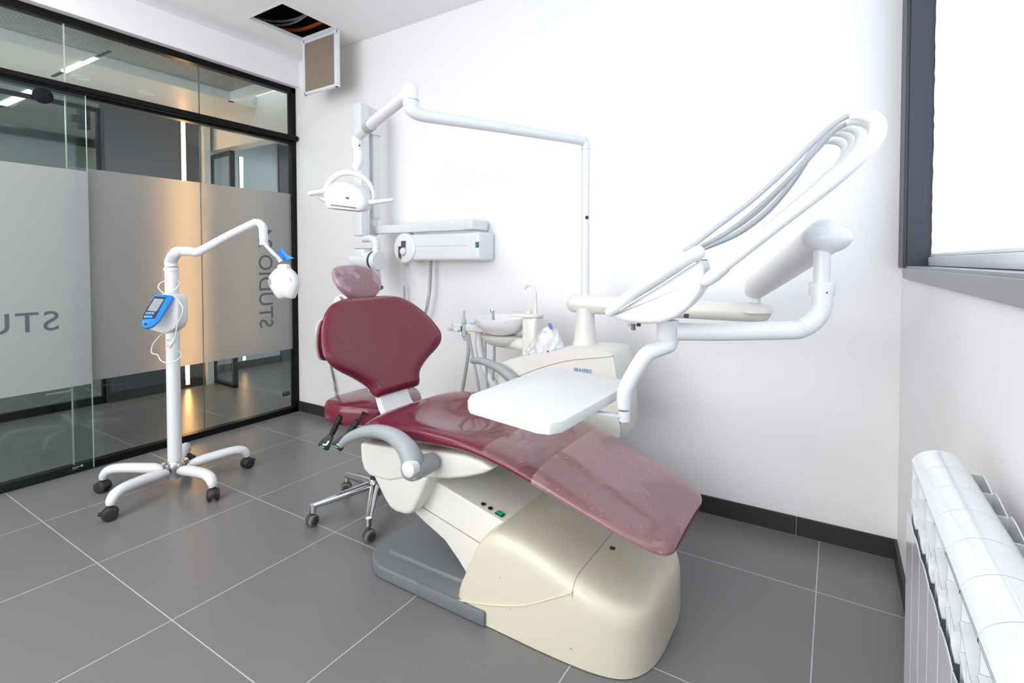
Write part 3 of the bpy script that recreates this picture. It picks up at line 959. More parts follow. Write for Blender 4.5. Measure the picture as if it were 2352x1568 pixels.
# white bracket joining back and seat
t = bmesh.new()
a_ = [(2.020, -0.965, 0.618), (2.020, -0.811, 0.611), (2.020, -0.977, 0.553), (2.020, -0.812, 0.509)]
rings = []
for (x, z, hw_) in ((1.985, .635, .068), (1.995, .60, .068), (2.012, .565, .070), (2.035, .540, .072), (2.065, .520, .074)):
    rings.append([(x, YC - hw_ - .03, z), (x, YC + hw_ - .02, z), (x - .03, YC + hw_ - .02, z - .012), (x - .03, YC - hw_ - .03, z - .012)])
obj("back_bracket", loft(rings), WHITE, chair)
# headrest

hp = Vector((1.722, YC, 1.062))
hv = Vector((-0.60, 0, 0.80)).normalized(); hn = Vector((0.80, 0, 0.60)).normalized()
def head_rings(grow=0.0, part=None):
    R_ = []
    m = 22
    for i in range(1, m):
        th = PI * i / m
        v_ = -math.cos(th) * (0.093 + grow)
        hw_ = 0.118 * math.sin(th) ** .8 * (1.0 - 0.10 * math.cos(th)) + grow
        ring = []
        for k in range(40):
            a = 2 * PI * k / 40
            y_ = hw_ * math.cos(a)
            hgt = (0.034 * math.sin(th) ** .6 + grow) * math.copysign(abs(math.sin(a)) ** .8, math.sin(a))
            curve = 0.020 * (y_ / .115) ** 2
            ring.append(hp + hv * v_ + Vector((0, -y_, 0)) + hn * (hgt + curve))
        R_.append(ring if part is None else [ring[j % 40] for j in part])
    return R_
head = obj('headrest', loft(head_rings()), VINYL, chair, angle=80, label='small oval burgundy headrest')
obj('plastic_wrap', loft(head_rings(0.002, range(-1, 22))[1:], cap=False, closed=False), SHEET2, head, angle=80, label='clear wrinkled plastic wrap')
t = tube([hp - hn * .02, hp - hn * .06 - hv * .03, hp - hn * .075 - hv * .10, p_0 + v_h * .36 - n_h * .03], [.022, .026, .020, .018], smooth=5)
bx((-.03, -.05, -.03), (.03, .05, .03), 0.012, 3, t, Matrix.Translation(hp - hn * .072 - hv * .045))
obj('headrest_mount', t, WHITE2, head)
obj('release_knob', lathe([(0, 0), (.018, 0), (.022, .006), (.022, .022), (.015, .03), (0, .03)], (hp - hn * .072 - hv * .045) + Vector((0, -.05, 0)), (0, -1, 0)), WHITE2, head)
# near armrest
pa = [(2.063, -1.165, 0.502), (2.104, -1.165, 0.533), (2.178, -1.165, 0.566), (2.257, -1.165, 0.583), (2.331, -1.165, 0.578), (2.385, -1.165, 0.553), (2.414, -1.165, 0.519), (2.416, -1.165, 0.488)]
ar = obj('armrest', tube(pa, [.013, .017, .0195, .022, .026, .031, .037, .038], smooth=6, seg=20, round_end=True, flat=1.0), ARMGREY, chair, label='grey curved armrest nearest the camera')
hubc = Vector([(2.420, -1.165, 0.489)][0])
t = lathe([(0, 0), (.027, 0), (.036, .006), (.037, .03), (.033, .07), (.028, .10), (0, .10)], hubc + Vector((0, -.020, 0)), (0.15, 1, 0))
obj('hub', t, ARMGREY, ar)
obj('cap', lathe([(0, 0), (.021, 0), (.025, .003), (.026, .03), (0, .03)], Vector([(2.435, -1.207, 0.503)][0]), (-0.05, 1, 0)), WHITE2, ar, label='round white cap')
# far armrest
pf = [(2.122, -0.500, 0.694), (2.186, -0.500, 0.697), (2.285, -0.500, 0.671), (2.368, -0.500, 0.622), (2.426, -0.500, 0.571), (2.453, -0.500, 0.513)]
obj('armrest', tube(pf, [.013, .017, .021, .025, .030, .032], smooth=6, seg=20, round_end=True), ARMGREY, chair, label='grey curved armrest beside the wash basin')

# ================================================================== DENTAL UNIT (behind the chair)
unit = thing('dental_unit', 'ivory water unit with spittoon bowl standing between chair and back wall', 'dental unit', (2.55, -0.36, 0))
# body: outline in xz, pushed in y, rounded
top = [(2.245, .690), (2.30, .712), (2.40, .742), (2.50, .766), (2.58, .787), (2.64, .797), (2.72, .802), (2.80, .800), (2.825, .785)]
t = bmesh.new()
ol = [(2.245, .690)] + top[1:] + [(2.840, .72), (2.852, .60), (2.860, .46), (2.845, .432), (2.80, .425), (2.40, .36), (2.30, .36), (2.255, .52), (2.24, .67)]
ctr = -0.365
rings = []
for i in range(13):
    a = -PI / 2 + PI * i / 12
    yy = ctr + 0.105 * math.sin(a)
    k_ = math.cos(a) ** .28 if 0 < i < 12 else 0.78
    sc_ = 0.90 + 0.10 * k_
    cx_, cz_ = 2.56, .58
    rings.append([(cx_ + (x - cx_) * sc_, yy, cz_ + (z - cz_) * sc_) for x, z in ol])
body = obj('body', loft(rings), IVORY, unit, angle=50)
sm = mat('seam_taupe', (0.30, 0.29, 0.26), 0.6)  # even taupe for the thin joint lines
obj('seam', tube([(2.337, -0.471, 0.631), (2.476, -0.471, 0.692), (2.606, -0.471, 0.736), (2.709, -0.471, 0.757), (2.797, -0.471, 0.772), (2.829, -0.471, 0.782)], 0.0012, smooth=5, seg=6), sm, body)
obj('pedestal', bx((2.36, -.44, 0.0), (2.66, -.29, .45), .02, 3), IVORY, unit)
obj('lettering', text_bm('SIEAVEIEO', 0.024, lambda x, y, z: (2.644 + x * .70, -0.4725 - z, 0.698 + y * 0.9), 1.1, .0003), LETTER2, body, smooth=False, label='blue maker lettering')
t = lathe([(0, 0), (.058, 0), (.050, .03), (.044, .08), (.041, .13), (.040, .165), (0, .165)], (2.638, -.35, .79))
obj('post_cone', t, IVORY, unit)
# spittoon stand, bowl, arm
bowlc = Vector((2.188, -.35, .0))
t = lathe([(0, .800), (.05, .802), (.085, .815), (.118, .840), (.136, .866), (.141, .888), (.136, .889), (.128, .870), (.10, .835), (.05, .818), (0, .816)], bowlc)
obj('spittoon_bowl', t, mat('glazed_white', (0.86, 0.86, 0.87), 0.12, coat=.6), unit, label='round white spittoon bowl')
t = lathe([(0, .745), (.035, .747), (.070, .760), (.098, .785), (.104, .802), (0, .806)], bowlc)
tube([(2.17, -.35, .772), (2.27, -.35, .768), (2.36, -.36, .768)], [.034, .033, .034], t, 18, flat=.95)
obj('bowl_arm', t, IVORY, unit)
t = bx((2.325, -.395, .66), (2.405, -.305, .905), .018, 4)
obj('spout_pillar', t, IVORY, unit)
t = prism([(a, b, .900) for a, b in rounded_rect(2.325, -.35, .088, .055, .05)], (0, 0, .014), .004, 2)
obj('cup_shelf', t, IVORY, unit)
t = lathe([(0, 0), (.012, 0), (.013, .012), (0, .014)], (2.34, -.35, .914))
tube([(2.378, -.35, .91), (2.378, -.35, .99), (2.372, -.35, 1.025), (2.352, -.35, 1.047), (2.328, -.35, 1.045), (2.318, -.35, 1.03)], [.0085, .008, .007, .0065, .0065, .007], t, 14, smooth=5)
obj('water_spout', t, IVORY, unit)
# assistant's holder and its arm
t = prism([(a, b, .812) for a, b in ((1.897, -.40), (1.915, -.36), (1.95, -.325), (2.02, -.31), (2.14, -.305), (2.14, -.40), (1.95, -.415))], (0, 0, .036), .008, 3)
bx((1.892, -.415, .808), (1.915, -.385, .828), .004, 2, t)
bx((1.930, -.42, .806), (1.96, -.385, .826), .004, 2, t)
obj('instrument_rest', t, WHITE2, unit)
obj('rest_arm', tube([(2.045, -.35, .82), (2.045, -.35, .74), (2.065, -.35, .66), (2.12, -.35, .57), (2.20, -.35, .48), (2.32, -.36, .42)], [.020, .020, .021, .022, .022, .022], smooth=5), WHITE2, unit)
obj('strainer', lathe([(0, 0), (.012, 0), (.014, .004), (.014, .014), (.008, .018), (0, .018)], (2.068, -.425, .865), (.4, -1, .2)), CLEARBLUE, unit)
sx = tube([(1.992, -.405, .915), (1.992, -.405, .880)], [.0045, .0060], seg=12)
lathe([(0, 0), (.006, 0), (.012, .022), (.013, .028), (0, .028)], (1.992, -.405, .882), (0, 0, -1), 16, sx)
cyl((1.992, -.405, .852), (1.996, -.405, .785), .0135, .0155, sx, 18, .003)
cyl((1.996, -.405, .80), (2.002, -.405, .765), .012, .011, sx, 14)
suc = tag(obj('saliva_ejector', sx, HOSE), 'grey suction handpiece hanging on the holder left of the spittoon bowl', 'suction handpiece')
obj('lever', tube([(1.987, -.420, .838), (1.988, -.421, .812)], [.0035, .002], seg=8), DARK, suc)
obj('hose', tube([(2.009, -0.405, 0.797), (2.020, -0.405, 0.728), (2.002, -0.405, 0.617), (1.979, -0.405, 0.509), (1.950, -0.405, 0.368)], .0085, smooth=5, seg=12), HOSE2, suc, label='taupe hose')
obj('hose', tube([(2.016, -0.400, 0.803), (2.043, -0.400, 0.686), (2.075, -0.400, 0.560), (2.096, -0.400, 0.455)], .0065, smooth=5, seg=12), HOSE, suc, label='thin grey hose')
sy = cyl((2.125, -.34, .84), (2.125, -.34, .900), .0085, .0080, seg=14)
lathe([(0, 0), (.008, 0), (.012, .012), (.013, .022), (.010, .028), (0, .028)], (2.124, -.34, .898), (-.1, -.1, 1), 16, sy)
syr = tag(obj('air_syringe', sy, CHROME), 'chrome three way syringe standing behind the spittoon bowl', 'syringe')
obj('hose', tube([(2.096, -0.370, 0.794), (2.098, -0.370, 0.665), (2.109, -0.370, 0.557), (2.116, -0.370, 0.428)], .0062, smooth=5, seg=12), HOSE, syr)
obj('hose', tube([(2.145, -0.360, 0.771), (2.144, -0.360, 0.668), (2.130, -0.360, 0.536), (2.119, -0.360, 0.426)], .0062, smooth=5, seg=12), HOSE, syr)
# plastic bag on the unit
bagc = Vector([(2.468, -0.420, 0.770)][0])
rings = []
for i in range(15):
    u = i / 14
    z = bagc.z - .024 + .125 * u
    hw_ = .092 * (1 - u) ** .6 + .010
    hd_ = .045 * (1 - u) ** .6 + .006
    ring = []
    for k in range(36):
        a = 2 * PI * k / 36
        wr = 1 + .10 * math.sin(5 * a + 7 * u) + .06 * math.sin(11 * a - 9 * u) + random.uniform(-.03, .03)
        ring.append((bagc.x + .030 * u + hw_ * wr * math.cos(a) * (1.0 if u > .1 else .8), bagc.y + hd_ * wr * math.sin(a), z + .018 * math.cos(a) * (1 - u) + random.uniform(-.003, .003)))
    rings.append(ring)
bag = tag(obj('plastic_bag', loft(rings), BAGM, angle=80), 'crumpled clear plastic bag with blue print lying on the ivory unit', 'bag')
bp_ = [(2.524, -0.470, 0.881), (2.595, -0.470, 0.761), (2.515, -0.470, 0.771)]
t = bmesh.new()
c_ = Vector([(2.520, -0.455, 0.877)][0])
for k in range(1):
    ol2 = [(c_.x + (.013 * math.cos(a) * .8 + .010 * math.sin(a) * -.6), c_.y, c_.z + .017 * math.sin(a) * .9) for a in [2 * PI * j / 24 for j in range(24)]]
    prism(ol2, (0, .0006, 0), bm=t)
obj('print', t, mat('blue_print', (0.16, 0.16, 0.55), .4), bag, smooth=False)
c2 = Vector([(2.518, -0.475, 0.770)][0])
obj('print', prism([(c2.x - .005, c2.y, c2.z), (c2.x, c2.y, c2.z + .005), (c2.x + .005, c2.y, c2.z + .001), (c2.x, c2.y, c2.z - .005)], (0, .0006, 0)), mat('navy_print', (0.02, 0.05, 0.25), .4), bag, smooth=False)
c3 = Vector([(2.492, -0.460, 0.853)][0])
obj('print', prism([(c3.x - .014, c3.y, c3.z - .003), (c3.x + .002, c3.y, c3.z + .003), (c3.x + .008, c3.y, c3.z + .001), (c3.x + .008, c3.y, c3.z - .004)], (0, .0006, 0)), mat('pale_blue_print', (0.35, 0.48, 0.75), .4), bag, smooth=False)

# ================================================================== DENTAL LIGHT
dl = thing('dental_light', 'white operating lamp on a tall post and jointed arm over the headrest', 'dental light', (2.638, -.35, .95))
t = tube([(2.638, -.35, .95), (2.638, -.35, 1.655)], .0185, seg=20)
post = obj('post', t, WHITE, dl)
obj('collar', lathe([(0, 0), (.0205, 0), (.0205, .005), (0, .005)], (2.638, -.35, 1.652)), WHITE, post)
obj('hole', lathe([(0, 0), (.008, 0), (.008, .001), (0, .001)], (2.6513, -.3630, 1.352), (.75, -.66, 0), 16), DARK, post)
J = Vector((2.300, -1.050, 1.675))
ha = tube([(2.638, -.35, 1.655), (2.638, -.352, 1.672), (2.632, -.362, 1.684), (2.620, -.386, 1.687), (2.46, -.718, 1.684), (2.335, -.978, 1.678), (2.315, -1.018, 1.680),
           (2.303, -1.042, 1.690), (2.300, -1.050, 1.705), (2.300, -1.050, 1.722)],
          [.0185, .019, .0195, .0195, .0205, .0215, .0235, .026, .027, .027], smooth=4, seg=24)
obj('horizontal_arm', ha, WHITE, dl)
t = lathe([(0, 0), (.028, 0), (.028, .032), (.026, .045), (.019, .056), (.009, .061), (0, .062)], (2.300, -1.050, 1.7235))
obj('elbow_cap', t, WHITE, dl)
A0 = Vector([(2.263, -1.041, 1.745)][0]); A1 = Vector([(1.805, -0.868, 1.711)][0])
dA = (A1 - A0).normalized()
sa = obj('spring_arm', tube([A0 - dA * .03, A0, A0 + (A1 - A0) * .5, A1, A1 + dA * .02], [.018, .0215, .0225, .024, .020], seg=24), WHITE, dl)
obj('sleeve', tube([A0 + (A1 - A0) * .70, A0 + (A1 - A0) * .80], .0252, seg=24), mat('grey_sleeve', (0.42, 0.42, 0.42), .4), sa, label='short grey sleeve')
K = Vector([(1.782, -0.859, 1.693)][0])
t = lathe([(0, .0), (.024, .0), (.026, .01), (.026, .045), (.020, .062), (0, .066)], (K.x, K.y, K.z - .045))
obj('lower_joint', t, WHITE, dl)
nk = [(1.784, -0.859, 1.649), (1.788, -0.858, 1.621), (1.787, -0.859, 1.594), (1.775, -0.866, 1.564)]
obj('neck', tube([(K.x, K.y, K.z - .04)] + nk, [.022, .0225, .023, .022, .021], smooth=4, seg=20), WHITE, dl)
obj('screw', lathe([(0, 0), (.004, 0), (.004, .002), (0, .002)], Vector([(1.818, -0.879, 1.658)][0]), (.5, -.86, 0), 10), DARK, dl)
# lamp head in its own axes: X across the picture, Y away, Z up
LC = Vector([(1.749, -0.885, 1.465)][0])
RL = math.radians(30.0755)
Ml = Matrix.Translation(LC) @ Matrix.Rotation(RL, 4, 'Z')
q = 1 / 526.0
def lp(px, py, d=0.0): return Ml @ Vector(((px - 800) * q, d, (440 - py) * q))
hb = bmesh.new()
ol = [(757, 478), (752, 462), (750, 446), (755, 430), (768, 420), (785, 416), (805, 418), (825, 426), (840, 437), (850, 450), (853, 466), (848, 480), (838, 486), (800, 482)]
rings = []
for i in range(11):
    a = -PI / 2 + PI * i / 10
    d_ = .055 * math.sin(a)
    s_ = .62 + .38 * (math.cos(a) ** .5 if 0 < i < 10 else 0)
    rings.append([lp(802 + (x - 802) * s_, 458 + (y_ - 458) * s_ - d_ * 90, d_) for x, y_ in ol])
lh = obj('lamp_head', loft(rings), WHITE2, dl, angle=50)
t = prism([lp(773, 474.5, -.060), (lp(828, 481, -.060)), (lp(833, 488.5, -.02)), (lp(768, 481.5, -.02))], Ml.to_3x3() @ Vector((0, 0, .004)), .001, 1)
obj('lamp_opening', t, mat('lamp_reflector', (0.16, 0.17, 0.21), .2), lh, smooth=False)
t = prism([lp(805, 456, -.0565), lp(814, 457.5, -.0565), lp(813, 461, -.0565), lp(807, 460, -.0565)], Ml.to_3x3() @ Vector((0, .006, 0)))
obj('vent_slot', t, DARK, lh, smooth=False)
yk = [lp(x, y_, .01) for x, y_ in ((744, 446), (749, 428), (762, 409), (782, 398), (803, 396), (825, 402), (843, 416), (853, 434), (856, 450), (853, 463))]
obj('yoke', tube(yk, [.014, .014, .014, .014, .014, .013, .012, .011, .011, .011], smooth=5, seg=16, flat=.8), WHITE2, dl)
for nm, pts, rr in (('left', (lp(728, 449, -.06), lp(745, 443, -.03), lp(764, 437, .0)), (.011, .0115, .014)),
                    ('right', (lp(847, 467, -.02), lp(870, 464, -.01), lp(900, 459, .0)), (.013, .0105, .0085))):
    obj('handle', tube(pts, list(rr), seg=16, round_end=True), WHITE2, lh)
obj('pivot', tube([lp(735, 452, -.02), lp(752, 461, -.01), lp(768, 465, .0)], [.009, .013, .016], seg=16), WHITE2, lh)

# ================================================================== DELIVERY UNIT (instrument head, arms and tray)
de = thing('instrument_delivery', 'white instrument head with whip arms and tray on jointed arms beside the chair', 'dental delivery unit', (2.638, -.35, .95))
# first arm
E1 = Vector((3.352, -.300, .965))
a0 = Vector((2.588, -.35, .972))
dd = (E1 - a0)
t = tube([a0, a0 + dd * .12, a0 + dd * .5, a0 + dd * .94, E1], [.040, .0425, .038, .037, .036], seg=28, round_end=True)
fa = obj('lower_arm', t, IVORY, de)
t = lathe([(0, .0), (.062, .0), (.058, .016), (.045, .028), (.026, .036), (0, .036)], (3.335, -.302, .968))
obj('joint_dome', t, IVORY, fa)
obj('joint_pin', cyl((3.335, -.302, 1.0), (3.335, -.302, 1.045), .0165), WHITE, fa)
# balanced arm
B0 = Vector((3.335, -.302, 1.060)); B1 = Vector((3.572, -.885, 1.222))
dB = (B1 - B0)
t = tube([B0 - dB * .06, B0, B0 + dB * .3, B0 + dB * .7, B1], [.034, .042, .044, .045, .046], seg=32, round_end=True)
ba = obj('balance_arm', t, WHITE, de)
t = bmesh.new()
bmesh.ops.create_uvsphere(t, u_segments=36, v_segments=20, radius=1)
bmesh.ops.transform(t, matrix=Matrix.Translation(B1 + Vector((.002, .004, -.002))) @ Matrix.Rotation(math.radians(20), 4, 'Z') @ Matrix.Diagonal((.059, .055, .040, 1)), verts=t.verts)
obj('arm_knuckle', t, WHITE, ba)
# upright and bent tube
ux, uy = 3.566, -.893
obj('upright', cyl((ux, uy, 1.085), (ux, uy, 1.195), .0195), WHITE, de)
obj('upright_collar', lathe([(0, 0), (.0285, 0), (.030, .004), (.030, .030), (.028, .034), (0, .034)], (ux, uy, 1.073)), WHITE2, de)
obj('screw', lathe([(0, 0), (.002, 0), (.002, .001), (0, .001)], (ux + .012, uy - .0285, 1.083), (.3, -.9, 0), 8), DARK, de)
hub = Vector((3.213, -1.028, .975))
e_ = [(3.567, -0.900, 1.082), (3.567, -0.901, 1.051), (3.560, -0.906, 1.027), (3.543, -0.916, 1.005), (3.521, -0.929, 0.992), (3.496, -0.944, 0.988)]
t = tube([(ux, uy, 1.075)] + e_ + [tuple(hub + (Vector((3.49, -.92, .978)) - hub) * .45), tuple(hub + Vector((.02, .006, 0)))],
         [.0245, .0245, .0245, .0245, .0245, .0245, .024, .0235, .0235], smooth=4, seg=28)
obj('bent_tube', t, WHITE, de)
obj('hub', lathe([(0, -.034), (.026, -.034), (.029, -.028), (.029, .030), (0, .032)], hub), WHITE, de)
# tray arm
K2 = Vector([(3.116, -1.094, 0.787)][0])
ta = [tuple(hub + Vector((.004, -.002, -.030)))] + [(3.221, -1.041, 0.941), (3.206, -1.050, 0.935), (3.172, -1.070, 0.918), (3.147, -1.080, 0.880), (3.126, -1.088, 0.838), (3.117, -1.093, 0.810), (3.116, -1.095, 0.772)]
obj('tray_arm', tube(ta, [.018, .020, .021, .021, .021, .0205, .0195, .0185], smooth=5, seg=24), WHITE, de)
kp = Vector([(3.117, -1.095, 0.752)][0])
t = cyl((kp.x, kp.y, kp.z + .014), (kp.x, kp.y, kp.z - .014), .0165, seg=24, bev=.002)
obj('tray_knuckle', t, WHITE, de)
obj('knuckle_cap', cyl((kp.x, kp.y, kp.z - .014), (kp.x, kp.y, kp.z - .019), .013), STEEL, de)
zt_ = .800
tp = [Vector(p) for p in [(2.744, -1.269, 0.800), (2.769, -1.313, 0.800), (2.797, -1.338, 0.800), (3.020, -1.377, 0.800), (3.050, -1.370, 0.800), (3.067, -1.343, 0.800), (3.075, -0.991, 0.800), (3.064, -0.945, 0.800), (3.038, -0.904, 0.800), (2.839, -0.873, 0.800), (2.788, -0.864, 0.800), (2.758, -0.882, 0.800), (2.745, -0.912, 0.800)]]
trc = [Vector(p) for p in [(2.763, -1.302, 0.800), (3.037, -1.391, 0.800), (3.077, -1.364, 0.800), (3.075, -0.968, 0.800), (3.030, -0.889, 0.800), (2.831, -0.863, 0.800), (2.744, -0.897, 0.800)]]
tb = kp + Vector((0, 0, .004))
tin = Vector([(3.018, -1.162, 0.772)][0])
dv = (tin - tb); sd = Vector((-dv.y, dv.x, 0)).normalized() * .012
t = prism([tb - sd, tin - sd, tin + sd, tb + sd], (0, 0, -.007), .001, 1)
obj('tray_support', t, WHITE, de, smooth=False)
tr = prism([(p.x, p.y, zt_ - .027) for p in tp], (0, 0, .027), .003, 2)
tray = obj('tray', tr, WHITE2, de, label='flat white tray with rounded corners')
# instrument head
Yh = -1.15
ho = [(3.094, -1.150, 1.024), (3.113, -1.150, 1.037), (3.145, -1.150, 1.062), (3.213, -1.150, 1.107), (3.276, -1.150, 1.145), (3.316, -1.150, 1.168), (3.329, -1.150, 1.164), (3.334, -1.150, 1.145), (3.336, -1.150, 1.115), (3.329, -1.150, 1.092), (3.315, -1.150, 1.069), (3.295, -1.150, 1.045), (3.268, -1.150, 1.024), (3.235, -1.150, 1.010), (3.191, -1.150, 1.005), (3.146, -1.150, 1.007), (3.110, -1.150, 1.014)]
rowd = Vector((-.14, .99, 0))
t = prism(ho, rowd * .20, .012, 4)
hd_ = obj('instrument_head', t, WHITE2, de, angle=45)
hp_ = [(3.101, -1.155, 1.032), (3.130, -1.155, 1.053), (3.170, -1.155, 1.087), (3.214, -1.155, 1.116), (3.262, -1.155, 1.147), (3.298, -1.155, 1.168), (3.320, -1.155, 1.180)]
t = tube(hp_, [.0125, .0145, .0155, .0165, .0165, .0165, .0175], smooth=5, seg=20, round_end=True)
obj('handle', t, WHITE2, hd_, label='handle wrapped in plastic film')
t = tube([Vector(p) + Vector((0, -.003, 0)) for p in [(3.131, -1.158, 1.038), (3.182, -1.158, 1.071), (3.237, -1.158, 1.105), (3.289, -1.158, 1.140), (3.318, -1.158, 1.158)]], .0022, smooth=5, seg=6)
obj('film_fold', t, PVC, hd_)
# small valve fittings under the head
f0 = Vector([(3.140, -1.100, 0.996)][0])
t = cyl(f0 + Vector((-.004, 0, .002)), f0 + Vector((-.004, 0, -.006)), .006)
obj('fitting', cyl(f0 + Vector((.004, 0, .002)), f0 + Vector((.004, 0, -.014)), .0055), mat('grey_fitting', (.15, .15, .15), .4), hd_)
obj('fitting', t, HOSE, hd_)
obj('fitting', cyl(f0 + Vector((.018, 0, .004)), f0 + Vector((.018, 0, -.003)), .0055), DARK, hd_)
f1 = Vector([(3.285, -1.120, 1.030)][0])
obj('fitting', bx(f1 + Vector((-.004, -.006, -.006)), f1 + Vector((.006, .006, .003)), .001, 1), DARK, hd_)
# whip arms and hoses
arm_p = [(3.350, -1.150, 1.126), (3.376, -1.150, 1.147), (3.444, -1.150, 1.204), (3.508, -1.150, 1.258), (3.564, -1.150, 1.304), (3.603, -1.150, 1.338), (3.644, -1.150, 1.377), (3.662, -1.150, 1.405), (3.664, -1.150, 1.429), (3.652, -1.150, 1.444), (3.633, -1.150, 1.450), (3.616, -1.150, 1.448)]
base_p = [(3.339, -1.150, 1.115), (3.350, -1.150, 1.124), (3.372, -1.150, 1.144)]
hoses = [[(3.625, -1.140, 1.452), (3.613, -1.140, 1.453), (3.588, -1.140, 1.439), (3.550, -1.140, 1.405), (3.506, -1.140, 1.360), (3.437, -1.140, 1.297), (3.363, -1.140, 1.241), (3.308, -1.140, 1.199), (3.283, -1.140, 1.183)],
         [(3.618, -1.100, 1.451), (3.610, -1.100, 1.447), (3.590, -1.100, 1.436), (3.559, -1.100, 1.401), (3.517, -1.100, 1.355), (3.457, -1.100, 1.296), (3.381, -1.100, 1.233), (3.315, -1.100, 1.196), (3.283, -1.100, 1.183)],
         [(3.601, -1.050, 1.452), (3.590, -1.050, 1.450), (3.566, -1.050, 1.432), (3.534, -1.050, 1.391), (3.490, -1.050, 1.336), (3.429, -1.050, 1.274), (3.365, -1.050, 1.229), (3.303, -1.050, 1.197), (3.276, -1.050, 1.184)],
         [(3.588, -1.010, 1.450), (3.577, -1.010, 1.448), (3.557, -1.010, 1.426), (3.537, -1.010, 1.397), (3.505, -1.010, 1.345), (3.453, -1.010, 1.281), (3.389, -1.010, 1.231), (3.315, -1.010, 1.198), (3.271, -1.010, 1.185)],
         [(3.578, -0.970, 1.442), (3.565, -0.970, 1.440), (3.541, -0.970, 1.423), (3.516, -0.970, 1.380), (3.481, -0.970, 1.327), (3.428, -0.970, 1.272), (3.358, -0.970, 1.224), (3.290, -0.970, 1.198), (3.261, -0.970, 1.184)]]
for k in range(5):
    off = rowd * .045 * k
    base = Vector(arm_p[0])
    lean = math.radians([0, 0.25, -1.25, -2.0, -2.0][k])
    shr = [1, 1.0, .98, .97, .95][k]
    Rm = Matrix.Rotation(lean, 3, 'Y')
    pts = []
    for i_, p in enumerate(arm_p):
        p_ = base + (Rm @ (Vector(p) - base)) * shr
        pts.append(p_ + off)
    rr = [.0125, .0125, .013, .0135, .014, .0145, .0155, .0155, .015, .0135, .011, .006]
    if k: rr = rr[:6] + [.013, .012, .011, .0100, .008, .005]
    wa = obj('whip_arm', tube(pts, rr, smooth=6, seg=18, up=(0, 1, 0), flat=1.1), WHIP if k == 0 else WHITE2, de,
             label='front white whip arm with yellow stain' if k == 0 else None)
    obj('arm_pivot', tube([Vector(p) + off for p in base_p], [.014, .0155, .0145], smooth=3, seg=18, round_end=True), WHITE2, wa)
    obj('hose', tube(hoses[k], .0052, smooth=6, seg=12), HOSE, de, label='grey instrument hose')

# ================================================================== X-RAY MACHINE ON THE BACK WALL
xr = thing('xray_machine', 'white wall mounted dental x-ray with folded arm and control box', 'x-ray machine', (1.60, -.05, 1.24))
t = bx((1.335, -.150, 1.166), (1.885, -.002, 1.326), .018, 4)
cbx = obj('control_box', t, WHITE, xr)
obj('box_seam', bx((1.345, -.1506, 1.250), (1.80, -.1496, 1.2515)), sm, cbx, smooth=False)
dc = Vector((1.318, -.155, 1.243))
t = lathe([(0, 0), (.076, 0), (.088, .006), (.094, .02), (.094, .05), (.085, .10), (0, .10)], dc + Vector((0, -.010, 0)), (0, 1, 0), 40)
dial = obj('control_disc', t, WHITE, cbx)
yy_ = dc.y - .0112
obj('label_panel', bx((1.275, yy_ - .001, 1.175), (1.300, yy_, 1.252)), NAVY, dial, smooth=False)
obj('label_panel', bx((1.300, yy_ - .001, 1.245), (1.338, yy_, 1.285)), NAVY, dial, smooth=False)
obj('label_panel', bx((1.275, yy_ - .001, 1.256), (1.298, yy_, 1.280)), WHITEP, dial, smooth=False)
obj('label_panel', bx((1.281, yy_ - .0015, 1.240), (1.303, yy_ - .001, 1.250)), DARK, dial, smooth=False)
obj('knob', lathe([(0, 0), (.021, 0), (.021, .012), (.015, .018), (0, .019)], (1.322, yy_, 1.222), (0, -1, 0), 28), WHITE, dial)
obj('button', lathe([(0, 0), (.009, 0), (.009, .002), (0, .002)], (1.287, yy_, 1.176), (0, -1, 0), 16), YELLOW, dial)
obj('button', lathe([(0, 0), (.006, 0), (.006, .002), (0, .002)], (1.336, yy_, 1.236), (0, -1, 0), 16), YELLOW, dial)
obj('button', lathe([(0, 0), (.006, 0), (.006, .002), (0, .002)], (1.316, yy_, 1.196), (0, -1, 0), 16), YELLOW, dial)
sw = obj('power_switch', bx((1.862, -.1525, 1.238), (1.883, -.148, 1.268), .001, 1), DARK, cbx)
obj('rocker', bx((1.865, -.155, 1.242), (1.880, -.150, 1.264), .0015, 1), GREEN, sw)
# horizontal bracket arm
t = bx((1.005, -.16, 1.335), (1.82, -.10, 1.388), .008, 3)
bx((1.79, -.165, 1.338), (1.85, -.02, 1.395), .008, 3, t)
ha_ = obj('bracket_arm', t, WHITE, xr)
t = cyl((1.02, -.14, 1.325), (1.02, -.14, 1.44), .028, seg=24, bev=.004)
obj('arm_pivot', t, WHITE, ha_)
t = bx((1.00, -.165, 1.43), (1.055, -.105, 2.125), .008, 3)
obj('rear_arm', t, WHITE, xr)
t = bx((1.010, -.285, 1.318), (1.085, -.215, 2.13), .008, 3)
fa_ = obj('front_arm', t, WHITE, xr)
t = prism([(1.02, -.215, 2.125), (1.02, -.105, 2.125), (1.02, -.105, 2.0), (1.02, -.13, 1.98), (1.02, -.215, 2.10)], (.05, 0, 0), .004, 2)
t = prism([(1.015, -.22, 2.128), (1.015, -.100, 2.118), (1.015, -.100, 1.96), (1.015, -.215, 1.96)], (.055, 0, 0), .006, 2)
obj('top_joint', t, WHITE, xr)
